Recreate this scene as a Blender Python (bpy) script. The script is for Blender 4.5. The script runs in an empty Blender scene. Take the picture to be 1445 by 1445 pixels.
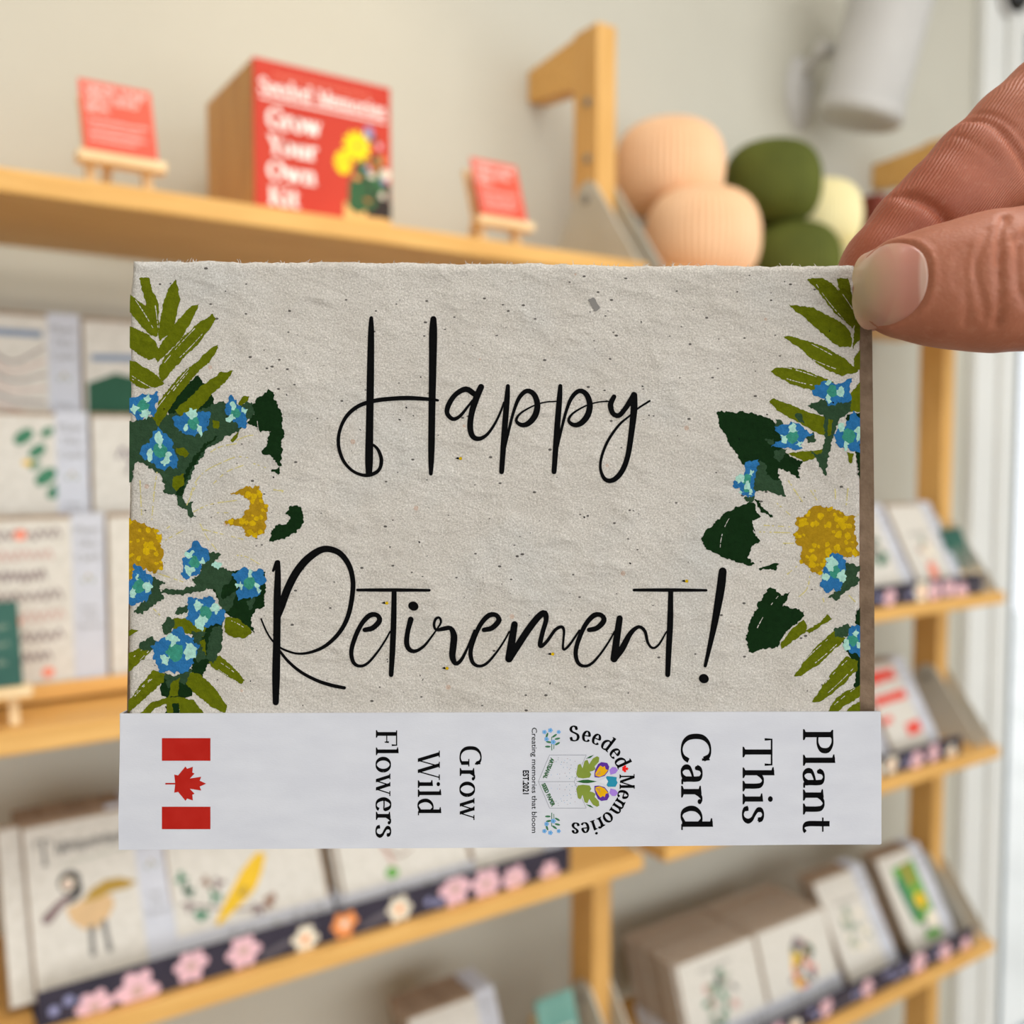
import bpy, bmesh, math, random
import numpy as np
from mathutils import Vector, Matrix, Euler
from mathutils.geometry import tessellate_polygon

SC = bpy.context.scene
COL = SC.collection
R = math.radians
PI = math.pi

# ------------------------------------------------------------------ camera
YAW, PITCH = 33.85, 3.26
cam_d = bpy.data.cameras.new('camera')
cam_d.sensor_width = 36.0
cam_d.sensor_fit = 'HORIZONTAL'
cam_d.lens = 36.0 * 1360.0 / 1445.0
cam_d.clip_start = 0.01
CAM_LOC = Vector((0.0, 0.0, 1.45))
CAM_ROT = Euler((R(90 - PITCH), 0.0, R(-YAW)), 'XYZ')
cam = bpy.data.objects.new('camera', cam_d)
cam.location = CAM_LOC
cam.rotation_euler = CAM_ROT
COL.objects.link(cam)
SC.camera = cam
HOLD = 0.184                                    # the card is held 184 mm ahead
cam_d.dof.use_dof = True
cam_d.dof.focus_distance = HOLD
cam_d.dof.aperture_fstop = 12.0

# ------------------------------------------------------------------ world, lights, exposure
world = bpy.data.worlds.new('shop_daylight')
SC.world = world
world.use_nodes = True
bg = world.node_tree.nodes['Background']
bg.inputs[0].default_value = (0.94, 0.97, 1.0, 1)
bg.inputs[1].default_value = 1.5

def area(name, loc, target, size, power, col=(1, 1, 1), sy=None):
    d = bpy.data.lights.new(name, 'AREA')
    d.energy = power
    d.color = col
    d.size = size
    if sy:
        d.shape = 'RECTANGLE'
        d.size_y = sy
    o = bpy.data.objects.new(name, d)
    o.location = loc
    o.rotation_euler = (Vector(target) - Vector(loc)).to_track_quat('-Z', 'Y').to_euler()
    COL.objects.link(o)
    return o

CEIL = 2.75
for n_, (lx, ly, pw) in enumerate(((0.5, -0.15, 14), (-0.9, -1.3, 11), (1.7, -1.0, 10))):
    area('ceiling_panel_light', (lx, ly, CEIL - 0.03), (lx, ly, 0), 1.2, pw, (1.0, 0.985, 0.955), 0.6)
area('shopfront_daylight', (0.8, -2.98, 1.4), (0.8, 0, 1.4), 6.0, 54, (0.93, 0.97, 1.0), 2.2)
sp = bpy.data.lights.new('track_spot', 'SPOT')
sp.energy = 12
sp.color = (1.0, 0.80, 0.52)
sp.spot_size = R(52)
sp.spot_blend = 1.0
sp.shadow_soft_size = 0.05
spo = bpy.data.objects.new('track_spot', sp)
spo.location = (0.42, 0.42, 2.62)
spo.rotation_euler = (Vector((0.34, 1.0, 1.74)) - spo.location).to_track_quat('-Z', 'Y').to_euler()
COL.objects.link(spo)

SC.view_settings.view_transform = 'Standard'
SC.view_settings.look = 'None'
SC.view_settings.gamma = 1.0
SC.view_settings.use_curve_mapping = False
SC.view_settings.exposure = 0.0

# ------------------------------------------------------------------ materials
def srgb(r, g, b):
    f = lambda c: ((c / 255 + 0.055) / 1.055) ** 2.4 if c > 10 else c / 255 / 12.92
    return (f(r), f(g), f(b), 1)

MATS = {}
def new_mat(name, col, rough=0.6, spec=0.3):
    m = bpy.data.materials.new(name)
    m.use_nodes = True
    b = m.node_tree.nodes['Principled BSDF']
    b.inputs['Base Color'].default_value = col
    b.inputs['Roughness'].default_value = rough
    b.inputs['Specular IOR Level'].default_value = spec
    MATS[name] = m
    return m, m.node_tree, b

def noise_mat(name, c1, c2, scale=30, rough=0.6, bump=0.0, bscale=None, stretch=None, detail=4, spec=0.3, bdist=0.001, lo=0.35, hi=0.65):
    m, nt, b = new_mat(name, c1, rough, spec)
    N, L = nt.nodes, nt.links
    tc = N.new('ShaderNodeTexCoord')
    mp = N.new('ShaderNodeMapping')
    if stretch:
        mp.inputs['Scale'].default_value = stretch
    L.new(tc.outputs['Object'], mp.inputs[0])
    nz = N.new('ShaderNodeTexNoise')
    nz.inputs['Scale'].default_value = scale
    nz.inputs['Detail'].default_value = detail
    L.new(mp.outputs[0], nz.inputs[0])
    cr = N.new('ShaderNodeValToRGB')
    cr.color_ramp.elements[0].position = lo
    cr.color_ramp.elements[1].position = hi
    cr.color_ramp.elements[0].color = c1
    cr.color_ramp.elements[1].color = c2
    L.new(nz.outputs[0], cr.inputs[0])
    L.new(cr.outputs[0], b.inputs['Base Color'])
    if bump:
        n2 = N.new('ShaderNodeTexNoise')
        n2.inputs['Scale'].default_value = bscale or scale * 4
        n2.inputs['Detail'].default_value = 6
        L.new(mp.outputs[0], n2.inputs[0])
        bp = N.new('ShaderNodeBump')
        bp.inputs['Strength'].default_value = bump
        bp.inputs['Distance'].default_value = bdist
        L.new(n2.outputs[0], bp.inputs['Height'])
        L.new(bp.outputs[0], b.inputs['Normal'])
    return m

noise_mat('wall_paint', srgb(194, 190, 176), srgb(200, 196, 182), 3, 0.85, 0.15, 180)
noise_mat('ceiling_paint', srgb(232, 231, 227), srgb(236, 235, 231), 3, 0.9)
noise_mat('trim_paint', srgb(226, 226, 222), srgb(232, 232, 228), 4, 0.5)
noise_mat('floor_wood', srgb(146, 134, 118), srgb(166, 152, 134), 5, 0.5, stretch=(1, 12, 1))
noise_mat('birch', srgb(218, 164, 88), srgb(232, 182, 106), 9, 0.45, 0.12, 60, stretch=(1.2, 14, 14))
noise_mat('birch_post', srgb(214, 162, 88), srgb(228, 178, 106), 9, 0.45, 0.12, 60, stretch=(14, 14, 1.2))
noise_mat('box_wood', srgb(196, 142, 78), srgb(212, 160, 92), 8, 0.5, 0.1, 50, stretch=(10, 10, 1.5))
noise_mat('easel_wood', srgb(234, 200, 150), srgb(244, 216, 170), 30, 0.55)
noise_mat('grey_plate', srgb(192, 188, 174), srgb(200, 196, 184), 20, 0.4)
noise_mat('steel', srgb(120, 118, 112), srgb(140, 138, 132), 80, 0.35, spec=0.6)
noise_mat('kraft', srgb(146, 122, 100), srgb(170, 146, 122), 300, 0.85, 0.3, 900)
noise_mat('kraft_dark', srgb(104, 84, 66), srgb(128, 106, 86), 260, 0.85, 0.35, 900)
noise_mat('plain_paper', srgb(208, 202, 191), srgb(220, 214, 204), 120, 0.85, 0.25, 500)
noise_mat('band_paper', srgb(198, 199, 207), srgb(204, 205, 212), 90, 0.6, 0.06, 1600, stretch=(1, 2.5, 1), bdist=0.0004)
noise_mat('tray_dark', srgb(46, 42, 56), srgb(58, 52, 66), 30, 0.45)
noise_mat('tray_grey', srgb(90, 84, 92), srgb(104, 98, 104), 30, 0.5)
noise_mat('peach', srgb(244, 196, 152), srgb(250, 206, 164), 14, 0.75)
noise_mat('moss', srgb(82, 88, 28), srgb(96, 102, 36), 14, 0.75)
noise_mat('cream', srgb(240, 226, 172), srgb(246, 234, 184), 14, 0.75)
noise_mat('lamp_white', srgb(192, 189, 185), srgb(200, 197, 193), 8, 0.45)
noise_mat('sign_red', srgb(214, 80, 60), srgb(220, 90, 68), 20, 0.55)
noise_mat('box_red', srgb(194, 52, 30), srgb(202, 60, 36), 12, 0.5)
noise_mat('sign_green', srgb(40, 84, 74), srgb(52, 98, 86), 20, 0.6)
noise_mat('sign_teal', srgb(96, 146, 134), srgb(120, 166, 154), 30, 0.6)
noise_mat('frame_grey', srgb(112, 124, 132), srgb(122, 134, 140), 20, 0.4)
noise_mat('black_plastic', srgb(14, 14, 16), srgb(22, 22, 24), 40, 0.25, spec=0.5)
noise_mat('maroon', srgb(110, 44, 32), srgb(124, 54, 40), 20, 0.6)
noise_mat('street', srgb(214, 214, 210), srgb(226, 226, 222), 2, 0.9)
def flat(name, c, rough=0.7):
    return noise_mat(name, c, tuple(min(1, v * 1.12) for v in c[:3]) + (1,), 60, rough)
for n, c in dict(ink_white=(246, 236, 228), ink_grey=(120, 116, 112), ink_dark=(64, 60, 58), bk_green=(64, 122, 92), bk_dkgreen=(38, 84, 62),
                 bk_blue=(120, 136, 160), bk_rose=(196, 160, 150), bk_tan=(206, 172, 128), bk_brown=(142, 110, 92), bk_mauve=(126, 104, 104),
                 bk_yellow=(226, 182, 44), bk_ochre=(170, 136, 58), bk_red=(222, 76, 62), bk_coral=(232, 140, 116), bk_pink=(226, 182, 190),
                 bk_lilac=(140, 140, 176), bk_orange=(236, 148, 84), bk_cream=(230, 218, 196), bk_leaf=(96, 158, 70), bk_sage=(150, 158, 140),
                 bk_plum=(112, 96, 108), pr_yellow=(248, 214, 20), pr_green=(52, 92, 56), pr_black=(50, 40, 36), pr_tan=(226, 180, 110), pr_rust=(176, 100, 48)).items():
    flat(n, srgb(*c))
g, gnt, gb = new_mat('window_glass', (0.9, 0.95, 1, 1), 0.03)          # thin clear pane: lets light through, faint gloss
tr_ = gnt.nodes.new('ShaderNodeBsdfTransparent'); mx_ = gnt.nodes.new('ShaderNodeMixShader')
mx_.inputs[0].default_value = 0.06
gnt.links.new(tr_.outputs[0], mx_.inputs[1]); gnt.links.new(gb.outputs[0], mx_.inputs[2])
gnt.links.new(mx_.outputs[0], gnt.nodes['Material Output'].inputs[0])
M = MATS

# ------------------------------------------------------------------ object helpers
def obj(name, me, mat=None, parent=None, loc=None, rot=None, smooth=False):
    if isinstance(me, bmesh.types.BMesh):
        bm = me
        me = bpy.data.meshes.new(name)
        bm.normal_update()
        bm.to_mesh(me)
        bm.free()
    if mat is not None and not me.materials:
        for m in (mat if isinstance(mat, (list, tuple)) else [mat]):
            me.materials.append(MATS[m] if isinstance(m, str) else m)
    if smooth:
        me.polygons.foreach_set('use_smooth', [True] * len(me.polygons))
    o = bpy.data.objects.new(name, me)
    COL.objects.link(o)
    if parent:
        o.parent = parent
    if loc is not None:
        o.location = loc
    if rot is not None:
        o.rotation_euler = rot
    return o

def tag(o, label=None, cat=None, group=None, kind=None):
    if label: o['label'] = label
    if cat: o['category'] = cat
    if group: o['group'] = group
    if kind: o['kind'] = kind
    return o

def thing(name, label, cat, loc=(0, 0, 0), rot=(0, 0, 0), group=None):
    o = bpy.data.objects.new(name, None)
    o.empty_display_size = 0.05
    COL.objects.link(o)
    o.location = loc
    o.rotation_euler = rot
    return tag(o, label, cat, group)

def bx(bm, x0, x1, y0, y1, z0, z1, bev=0.0):
    m = Matrix.Translation(((x0 + x1) / 2, (y0 + y1) / 2, (z0 + z1) / 2)) @ Matrix.Diagonal((abs(x1 - x0), abs(y1 - y0), abs(z1 - z0), 1))
    r = bmesh.ops.create_cube(bm, size=1, matrix=m)
    if bev:
        es = list({e for v in r['verts'] for e in v.link_edges})
        bmesh.ops.bevel(bm, geom=es, offset=bev, segments=2, profile=0.5, affect='EDGES')
    return bm

def box(x0, x1, y0, y1, z0, z1, bev=0.0):
    return bx(bmesh.new(), x0, x1, y0, y1, z0, z1, bev)

def prism(pts, axis_vec, thick):
    """pts: planar 3-D outline, extruded by axis_vec*thick"""
    bm = bmesh.new()
    a = [bm.verts.new(p) for p in pts]
    av = Vector(axis_vec) * thick
    b = [bm.verts.new(Vector(p) + av) for p in pts]
    bm.faces.new(a[::-1]); bm.faces.new(b)
    n = len(pts)
    for i in range(n):
        bm.faces.new((a[i], a[(i + 1) % n], b[(i + 1) % n], b[i]))
    bmesh.ops.recalc_face_normals(bm, faces=bm.faces)
    return bm

def cyl(p0, p1, r0, r1=None, seg=24, bm=None):
    bm = bm or bmesh.new()
    r1 = r0 if r1 is None else r1
    p0, p1 = Vector(p0), Vector(p1)
    d = p1 - p0
    mt = Matrix.Translation((p0 + p1) / 2) @ d.to_track_quat('Z', 'Y').to_matrix().to_4x4()
    bmesh.ops.create_cone(bm, cap_ends=True, segments=seg, radius1=r0, radius2=r1, depth=d.length, matrix=mt)
    return bm

# ---- flat print: strokes and polygons in a 2-D plane, one mesh with a slot for each ink
def catmull(pts, step=8):
    P = [np.array(p, float) for p in pts]
    P = [2 * P[0] - P[1]] + P + [2 * P[-1] - P[-2]]
    out = []
    for i in range(1, len(P) - 2):
        a, b, c, d = P[i - 1:i + 3]
        n = max(3, int(np.hypot(*(c - b)[:2]) / step))
        for k in range(n):
            t = k / n
            out.append(0.5 * (2 * b + (c - a) * t + (2 * a - 5 * b + 4 * c - d) * t * t + (3 * b - a - 3 * c + d) * t ** 3))
    out.append(P[-2])
    return out

def stroke_polys(pts, cap=True, step=8):
    """pts (x, y, width) -> convex polygons"""
    S = catmull(pts, step) if len(pts) > 2 else [np.array(p, float) for p in pts]
    n = len(S)
    L, Rr = [], []
    for i in range(n):
        d = S[min(i + 1, n - 1)][:2] - S[max(i - 1, 0)][:2]
        d = d / (np.hypot(*d) + 1e-9)
        nn = np.array([-d[1], d[0]])
        h = max(S[i][2], 0.2 * 0 + 1e-4) / 2
        L.append(S[i][:2] + nn * h)
        Rr.append(S[i][:2] - nn * h)
    polys = [[L[i], L[i + 1], Rr[i + 1], Rr[i]] for i in range(n - 1)]
    if cap:
        for e in (0, n - 1):
            c, r = S[e][:2], S[e][2] / 2
            polys.append([c + r * np.array([math.cos(a), math.sin(a)]) for a in np.linspace(0, 2 * PI, 13)[:-1]])
    return polys

def ellipse(cx, cy, rx, ry, n=20, rot=0):
    ca, sa = math.cos(rot), math.sin(rot)
    return [(cx + rx * math.cos(a) * ca - ry * math.sin(a) * sa, cy + rx * math.cos(a) * sa + ry * math.sin(a) * ca) for a in np.linspace(0, 2 * PI, n + 1)[:-1]]

def rough_poly(poly, amp=1.0, seg=3.0, rng=random):
    out = []
    n = len(poly)
    prev = 0
    for i in range(n):
        a = np.array(poly[i], float); b = np.array(poly[(i + 1) % n], float)
        d = b - a
        l = np.hypot(*d)
        k = max(1, int(l / seg))
        nn = np.array([-d[1], d[0]]) / (l + 1e-9)
        for j in range(k):
            prev = prev * 0.45 + rng.uniform(-1, 1) * amp
            out.append(a + d * (j / k) + nn * prev)
    return out

def print_mesh(name, items, mp, parent=None, mesh_only=False):
    """items: list of (ink, polygon, level); mp maps (x, y, level) to a 3-D point. One mesh, one slot per ink."""
    inks, verts, faces, idx = [], [], [], []
    for n_item, (ink, poly, lev) in enumerate(items):
        if ink not in inks:
            inks.append(ink)
        k = inks.index(ink)
        base = len(verts)
        pts = [Vector((float(p[0]), float(p[1]), 0)) for p in poly]
        lv = lev + (n_item % 16) * 0.06              # overlapping dabs never share a plane
        verts += [mp(float(p[0]), float(p[1]), lv) for p in poly]
        if len(pts) <= 4 or len(pts) == 12:
            tris = [tuple(range(len(pts)))]
        else:
            tris = tessellate_polygon([pts])
        for t in tris:
            faces.append([base + v for v in t])
            idx.append(k)
    me = bpy.data.meshes.new(name)
    me.from_pydata(verts, [], faces)
    for ink in inks:
        me.materials.append(MATS[ink])
    me.polygons.foreach_set('material_index', idx)
    me.update()
    # all faces look the same way
    bm = bmesh.new(); bm.from_mesh(me)
    want = Vector(mp(0, 0, 1)) - Vector(mp(0, 0, 0))
    bm.normal_update()
    flip = [f for f in bm.faces if f.normal.dot(want) < 0]
    bmesh.ops.reverse_faces(bm, faces=flip)
    bm.to_mesh(me); bm.free()
    if mesh_only:
        return me
    return obj(name, me, None, parent)

# ---- a serif alphabet drawn with a vertical-stress pen (cap height 1)
STEM, HAIR = 0.146, 0.06
def pen(pts, smooth=True, k=1.0, wmin=HAIR):
    P = catmull([tuple(p) + (0,) for p in pts], 0.04) if smooth else [np.array(tuple(p) + (0,), float) for p in pts]
    n = len(P)
    out = []
    for i in range(n):
        d = P[min(i + 1, n - 1)][:2] - P[max(i - 1, 0)][:2]
        v = abs(d[1]) / (np.hypot(*d) + 1e-9)
        out.append((P[i][0], P[i][1], max(wmin, HAIR + (STEM * k - HAIR) * v ** 1.4)))
    polys = []
    S = [np.array(o) for o in out]
    Lr = []
    for i in range(n):
        d = S[min(i + 1, n - 1)][:2] - S[max(i - 1, 0)][:2]
        d = d / (np.hypot(*d) + 1e-9)
        nn = np.array([-d[1], d[0]]) * S[i][2] / 2
        Lr.append((S[i][:2] + nn, S[i][:2] - nn))
    for i in range(n - 1):
        polys.append([Lr[i][0], Lr[i + 1][0], Lr[i + 1][1], Lr[i][1]])
    return polys

def bar(x0, x1, y, t=0.05):
    return [[(x0, y - t / 2), (x1, y - t / 2), (x1, y + t / 2), (x0, y + t / 2)]]
def stem(x, y0, y1, w=STEM):
    return [[(x - w / 2, y0), (x + w / 2, y0), (x + w / 2, y1), (x - w / 2, y1)]]
def diag(x0, y0, x1, y1, w):
    return [[(x0 - w / 2, y0), (x0 + w / 2, y0), (x1 + w / 2, y1), (x1 - w / 2, y1)]]
def foot(x, y=0.0, h=0.15):
    s = 1 if y < 0.5 else -1
    w = STEM / 2
    return [[(x - h, y), (x + h, y), (x + h, y + s * 0.045), (x + w, y + s * 0.09), (x - w, y + s * 0.09), (x - h, y + s * 0.045)]]
def flag(x, y, w=0.14):
    return [[(x + STEM / 2, y), (x + STEM / 2, y - 0.1), (x - STEM / 2, y - 0.1), (x - w - 0.02, y - 0.07), (x - w - 0.02, y - 0.03)]]
def ball(x, y, r=0.075):
    return [ellipse(x, y, r, r, 12)]
ARCH = [(.16, .48), (.25, .61), (.38, .685), (.5, .62), (.54, .46), (.54, .02)]
def ring(cx, cy, rx, ry):
    return pen([(cx + rx * math.cos(a), cy + ry * math.sin(a)) for a in np.linspace(0, 2 * PI, 25)])
def drop(x, y0, y1):
    return [[(x - .02, y0), (x + .02, y0), (x + .035, y1), (x - .035, y1)]]
GL = {
    'P': (stem(.16, 0, 1) + foot(.16) + foot(.16, 1, .13) + pen([(.16, .97), (.4, .97), (.56, .87), (.6, .73), (.56, .58), (.4, .485), (.16, .485)]), .68),
    'l': (stem(.16, 0, 1.06) + foot(.16) + flag(.16, 1.07), .33),
    'a': (pen([(.1, .52), (.15, .64), (.27, .69), (.39, .63), (.42, .48), (.42, .17), (.46, .05), (.56, .04)]) + pen([(.42, .41), (.25, .36), (.11, .27), (.1, .12), (.2, .02), (.33, .05), (.42, .16)]) + ball(.12, .52, .06), .58),
    'n': (stem(.16, 0, .67) + foot(.16) + flag(.16, .69) + pen(ARCH) + foot(.54), .72),
    't': (pen([(.2, .88), (.2, .6), (.2, .18), (.25, .05), (.34, .02), (.43, .08)]) + bar(.03, .42, .655), .46),
    'T': (bar(.03, .79, .972, .056) + stem(.41, 0, .97) + foot(.41) + drop(.05, .97, .74) + drop(.77, .97, .74), .82),
    'h': (stem(.16, 0, 1.06) + foot(.16) + flag(.16, 1.07) + pen(ARCH) + foot(.54), .73),
    'i': (stem(.16, 0, .67) + foot(.16) + flag(.16, .69) + ball(.16, .93, .082), .34),
    's': (pen([(.4, .52), (.36, .64), (.24, .69), (.12, .63), (.11, .51), (.22, .41), (.37, .31), (.43, .18), (.36, .05), (.23, .01), (.1, .06), (.06, .19)], wmin=.062) + drop(.405, .5, .66) + drop(.06, .2, .04), .5),
    'C': (pen([(.72, .76), (.64, .92), (.48, .98), (.28, .92), (.14, .75), (.1, .5), (.14, .24), (.28, .07), (.48, .02), (.66, .09), (.76, .25)]) + drop(.73, .96, .7), .82),
    'r': (stem(.16, 0, .67) + foot(.16, 0, .16) + flag(.16, .69) + pen([(.16, .46), (.24, .6), (.34, .68), (.43, .67)]) + ball(.43, .62, .07), .5),
    'd': (stem(.52, .03, 1.06) + flag(.52, 1.07) + bar(.52, .68, .03) + pen([(.52, .58), (.38, .685), (.22, .63), (.11, .47), (.1, .26), (.18, .07), (.32, .015), (.52, .13)]), .7),
    'G': (pen([(.72, .76), (.64, .92), (.48, .98), (.28, .92), (.14, .75), (.1, .5), (.14, .24), (.28, .07), (.48, .02), (.62, .05), (.72, .12)]) + drop(.73, .96, .7) + stem(.7, .06, .42) + bar(.54, .84, .42), .88),
    'o': (ring(.33, .345, .235, .33), .66),
    'w': (diag(.1, .67, .28, 0, .13) + diag(.28, 0, .44, .6, .05) + diag(.42, .67, .6, 0, .13) + diag(.6, 0, .78, .67, .05) + bar(0, .22, .655) + bar(.33, .5, .655) + bar(.68, .88, .655), .88),
    'W': (diag(.1, 1, .36, 0, .14) + diag(.36, 0, .58, .9, .05) + diag(.54, 1, .8, 0, .14) + diag(.8, 0, 1.04, 1, .05) + bar(-.02, .24, .975) + bar(.42, .66, .975) + bar(.92, 1.14, .975), 1.12),
    'F': (stem(.16, 0, 1) + foot(.16) + bar(.02, .62, .972, .056) + bar(.16, .5, .51) + drop(.6, .97, .74) + drop(.48, .41, .61), .66),
    'e': (pen([(.13, .38), (.3, .385), (.485, .39), (.475, .54), (.4, .66), (.29, .69), (.18, .62), (.1, .44), (.11, .24), (.19, .07), (.32, .015), (.44, .05), (.5, .14)]), .57),
    'S': (pen([(.5, .74), (.46, .91), (.32, .98), (.17, .92), (.12, .77), (.2, .63), (.38, .52), (.53, .4), (.56, .22), (.46, .06), (.29, .02), (.13, .09), (.08, .27)], wmin=.065) + drop(.505, .72, .95) + drop(.08, .28, .04), .66),
    'M': (stem(.16, 0, .98, .06) + foot(.16, 0, .12) + bar(.02, .24, .975) + diag(.2, 1, .52, .03, .13) + diag(.52, .03, .84, .98, .05) + stem(.84, 0, 1) + foot(.84) + bar(.76, .98, .975), 1.0),
    'm': (stem(.16, 0, .67) + foot(.16) + flag(.16, .69) + pen(ARCH) + foot(.54, 0, .13) + pen([(x + .38, y) for x, y in ARCH]) + foot(.92), 1.1),
    'Y': (diag(.1, 1, .38, .42, .13) + diag(.68, 1, .4, .42, .05) + stem(.38, 0, .45) + foot(.38) + bar(0, .24, .975) + bar(.56, .78, .975), .74),
    'u': (stem(.16, .14, .67) + pen([(.16, .3), (.17, .1), (.3, .02), (.42, .07), (.52, .18)]) + stem(.54, .03, .67) + flag(.16, .69) + flag(.54, .69) + bar(.54, .68, .03), .72),
    'O': (ring(.44, .5, .34, .48), .9),
    'K': (stem(.16, 0, 1) + foot(.16) + foot(.16, 1, .13) + diag(.64, 1, .22, .45, .05) + diag(.34, .56, .66, 0, .13) + bar(.54, .78, .975) + bar(.54, .82, .025), .78),
    'B': (stem(.16, 0, 1) + pen([(.16, .97), (.4, .97), (.53, .86), (.53, .64), (.38, .53), (.16, .53)]) + pen([(.3, .53), (.5, .48), (.6, .27), (.5, .07), (.3, .03), (.16, .03)]) + foot(.16, 1, .13) + foot(.16), .7),
    'D': (stem(.16, 0, 1) + pen([(.16, .97), (.45, .95), (.68, .75), (.72, .5), (.66, .22), (.45, .05), (.16, .03)]) + foot(.16, 1, .13) + foot(.16), .82),
    'E': (stem(.16, 0, 1) + bar(.02, .6, .972) + bar(.16, .5, .51) + bar(.02, .62, .028) + drop(.58, .97, .76) + drop(.6, .03, .26), .68),
    'N': (stem(.16, 0, .98, .06) + diag(.18, 1, .76, 0, .13) + stem(.76, 0, 1, .06) + bar(.02, .24, .975) + bar(.64, .9, .975) + foot(.16, 0, .12), .92),
    'R': (stem(.16, 0, 1) + foot(.16) + pen([(.16, .97), (.4, .97), (.56, .87), (.58, .73), (.5, .58), (.36, .5), (.16, .5)]) + diag(.36, .5, .66, 0, .13), .74),
    'U': (stem(.16, .25, 1) + pen([(.16, .4), (.18, .13), (.4, .02), (.6, .12), (.64, .4)]) + stem(.64, .3, 1, .06) + foot(.16, 1, .13) + foot(.64, 1, .1), .8),
    'X': (diag(.1, 1, .66, 0, .13) + diag(.66, 1, .1, 0, .05) + bar(0, .24, .975) + bar(.56, .78, .975) + bar(0, .22, .025) + bar(.54, .8, .025), .76),
    ' ': ([], .35),
}
def text_polys(s, track=0.02):
    out, x = [], 0
    for ch in s:
        polys, adv = GL[ch]
        out += [[(p[0] + x, p[1]) for p in poly] for poly in polys]
        x += adv + track
    return out, x - track

def serif_line(s, x0, y0, length, cap, up, track=0.02, ydown=True):
    """a line of lettering from (x0, y0); 'up' is the unit vector letters stand along"""
    polys, w = text_polys(s, track)
    along = (-up[1], up[0]) if ydown else (up[1], -up[0])
    k = length / w
    return [[(x0 + along[0] * p[0] * k + up[0] * p[1] * cap, y0 + along[1] * p[0] * k + up[1] * p[1] * cap) for p in poly] for poly in polys]

def sans_polys(s, bold=0.0):
    c = bpy.data.curves.new('tmp', 'FONT')
    c.body = s
    c.size = 1
    c.resolution_u = 3
    c.offset = bold
    o = bpy.data.objects.new('tmp', c)
    COL.objects.link(o)
    dg = bpy.context.evaluated_depsgraph_get()
    me = bpy.data.meshes.new_from_object(o.evaluated_get(dg))
    polys = [[(me.vertices[v].co.x, me.vertices[v].co.y) for v in p.vertices] for p in me.polygons]
    bpy.data.objects.remove(o); bpy.data.curves.remove(c); bpy.data.meshes.remove(me)
    xs = [p[0] for q in polys for p in q]
    return polys, min(xs), max(xs)

def sans_line(s, x0, y0, length, cap, up, bold=0.0):
    polys, a, b = sans_polys(s, bold)
    k = length / (b - a)
    al = (-up[1], up[0])
    cp = cap / 0.7
    return [[(x0 + al[0] * (p[0] - a) * k + up[0] * p[1] * cp, y0 + al[1] * (p[0] - a) * k + up[1] * p[1] * cp) for p in poly] for poly in polys]

# ================================================================== the room
WALL_Y = 1.035
WX = 1.846                                       # window opening starts here
wall = box(-2.6, WX, WALL_Y, WALL_Y + 0.12, 0, CEIL)
bx(wall, WX, 4.2, WALL_Y, WALL_Y + 0.12, 2.26, CEIL)
bx(wall, WX, 4.2, WALL_Y, WALL_Y + 0.12, 0, 0.12)
bx(wall, 3.7, 4.2, WALL_Y, WALL_Y + 0.12, 0.12, 2.26)
tag(obj('wall_back', wall, 'wall_paint'), kind='structure')
tag(obj('wall_left', box(-2.72, -2.6, -3.0, WALL_Y + 0.12, 0, CEIL), 'wall_paint'), kind='structure')
tag(obj('wall_right', box(4.2, 4.32, -3.0, WALL_Y + 0.12, 0, CEIL), 'wall_paint'), kind='structure')
wf = box(-2.72, -2.2, -3.12, -3.0, 0, CEIL)
bx(wf, 3.8, 4.32, -3.12, -3.0, 0, CEIL)
bx(wf, -2.2, 3.8, -3.12, -3.0, 2.5, CEIL)
bx(wf, -2.2, 3.8, -3.12, -3.0, 0, 0.3)
tag(obj('wall_front', wf, 'wall_paint'), kind='structure')
tag(obj('ceiling', box(-2.72, 4.32, -3.12, WALL_Y + 0.12, CEIL, CEIL + 0.1), 'ceiling_paint'), kind='structure')
tag(obj('floor', box(-2.72, 4.32, -3.12, WALL_Y + 0.12, -0.06, 0), 'floor_wood'), kind='structure')
tag(obj('baseboard_back', box(-2.6, 1.68, WALL_Y - 0.014, WALL_Y, 0, 0.11, 0.003), 'trim_paint'), kind='structure')
# raised white casing beside and above the window
tag(obj('trim_1', box(WX - 0.13, WX + 0.002, WALL_Y - 0.022, WALL_Y, 0, 2.38, 0.004), 'trim_paint'), kind='structure')
tag(obj('trim_2', box(WX + 0.004, 3.75, WALL_Y - 0.022, WALL_Y, 2.255, 2.38, 0.004), 'trim_paint'), kind='structure')
tag(obj('trim_3', box(WX - 0.065, WX - 0.015, WALL_Y - 0.034, WALL_Y - 0.022, 0, 2.32, 0.003), 'trim_paint'), kind='structure')
win = tag(obj('window_1', box(WX + 0.002, WX + 0.04, WALL_Y - 0.012, WALL_Y + 0.07, 0.12, 2.26, 0.002), 'frame_grey'), kind='structure')
for z0, z1 in ((2.21, 2.26), (0.12, 0.18)):
    obj('window_frame', box(WX + 0.04, 3.7, WALL_Y + 0.02, WALL_Y + 0.07, z0, z1, 0.002), 'frame_grey', win)
obj('window_frame', box(2.76, 2.80, WALL_Y + 0.02, WALL_Y + 0.07, 0.18, 2.21, 0.002), 'frame_grey', win)
obj('window_pane', box(WX + 0.04, 2.76, WALL_Y + 0.042, WALL_Y + 0.048, 0.18, 2.21), 'window_glass', win)
obj('window_pane', box(2.80, 3.7, WALL_Y + 0.042, WALL_Y + 0.048, 0.18, 2.21), 'window_glass', win)

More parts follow.
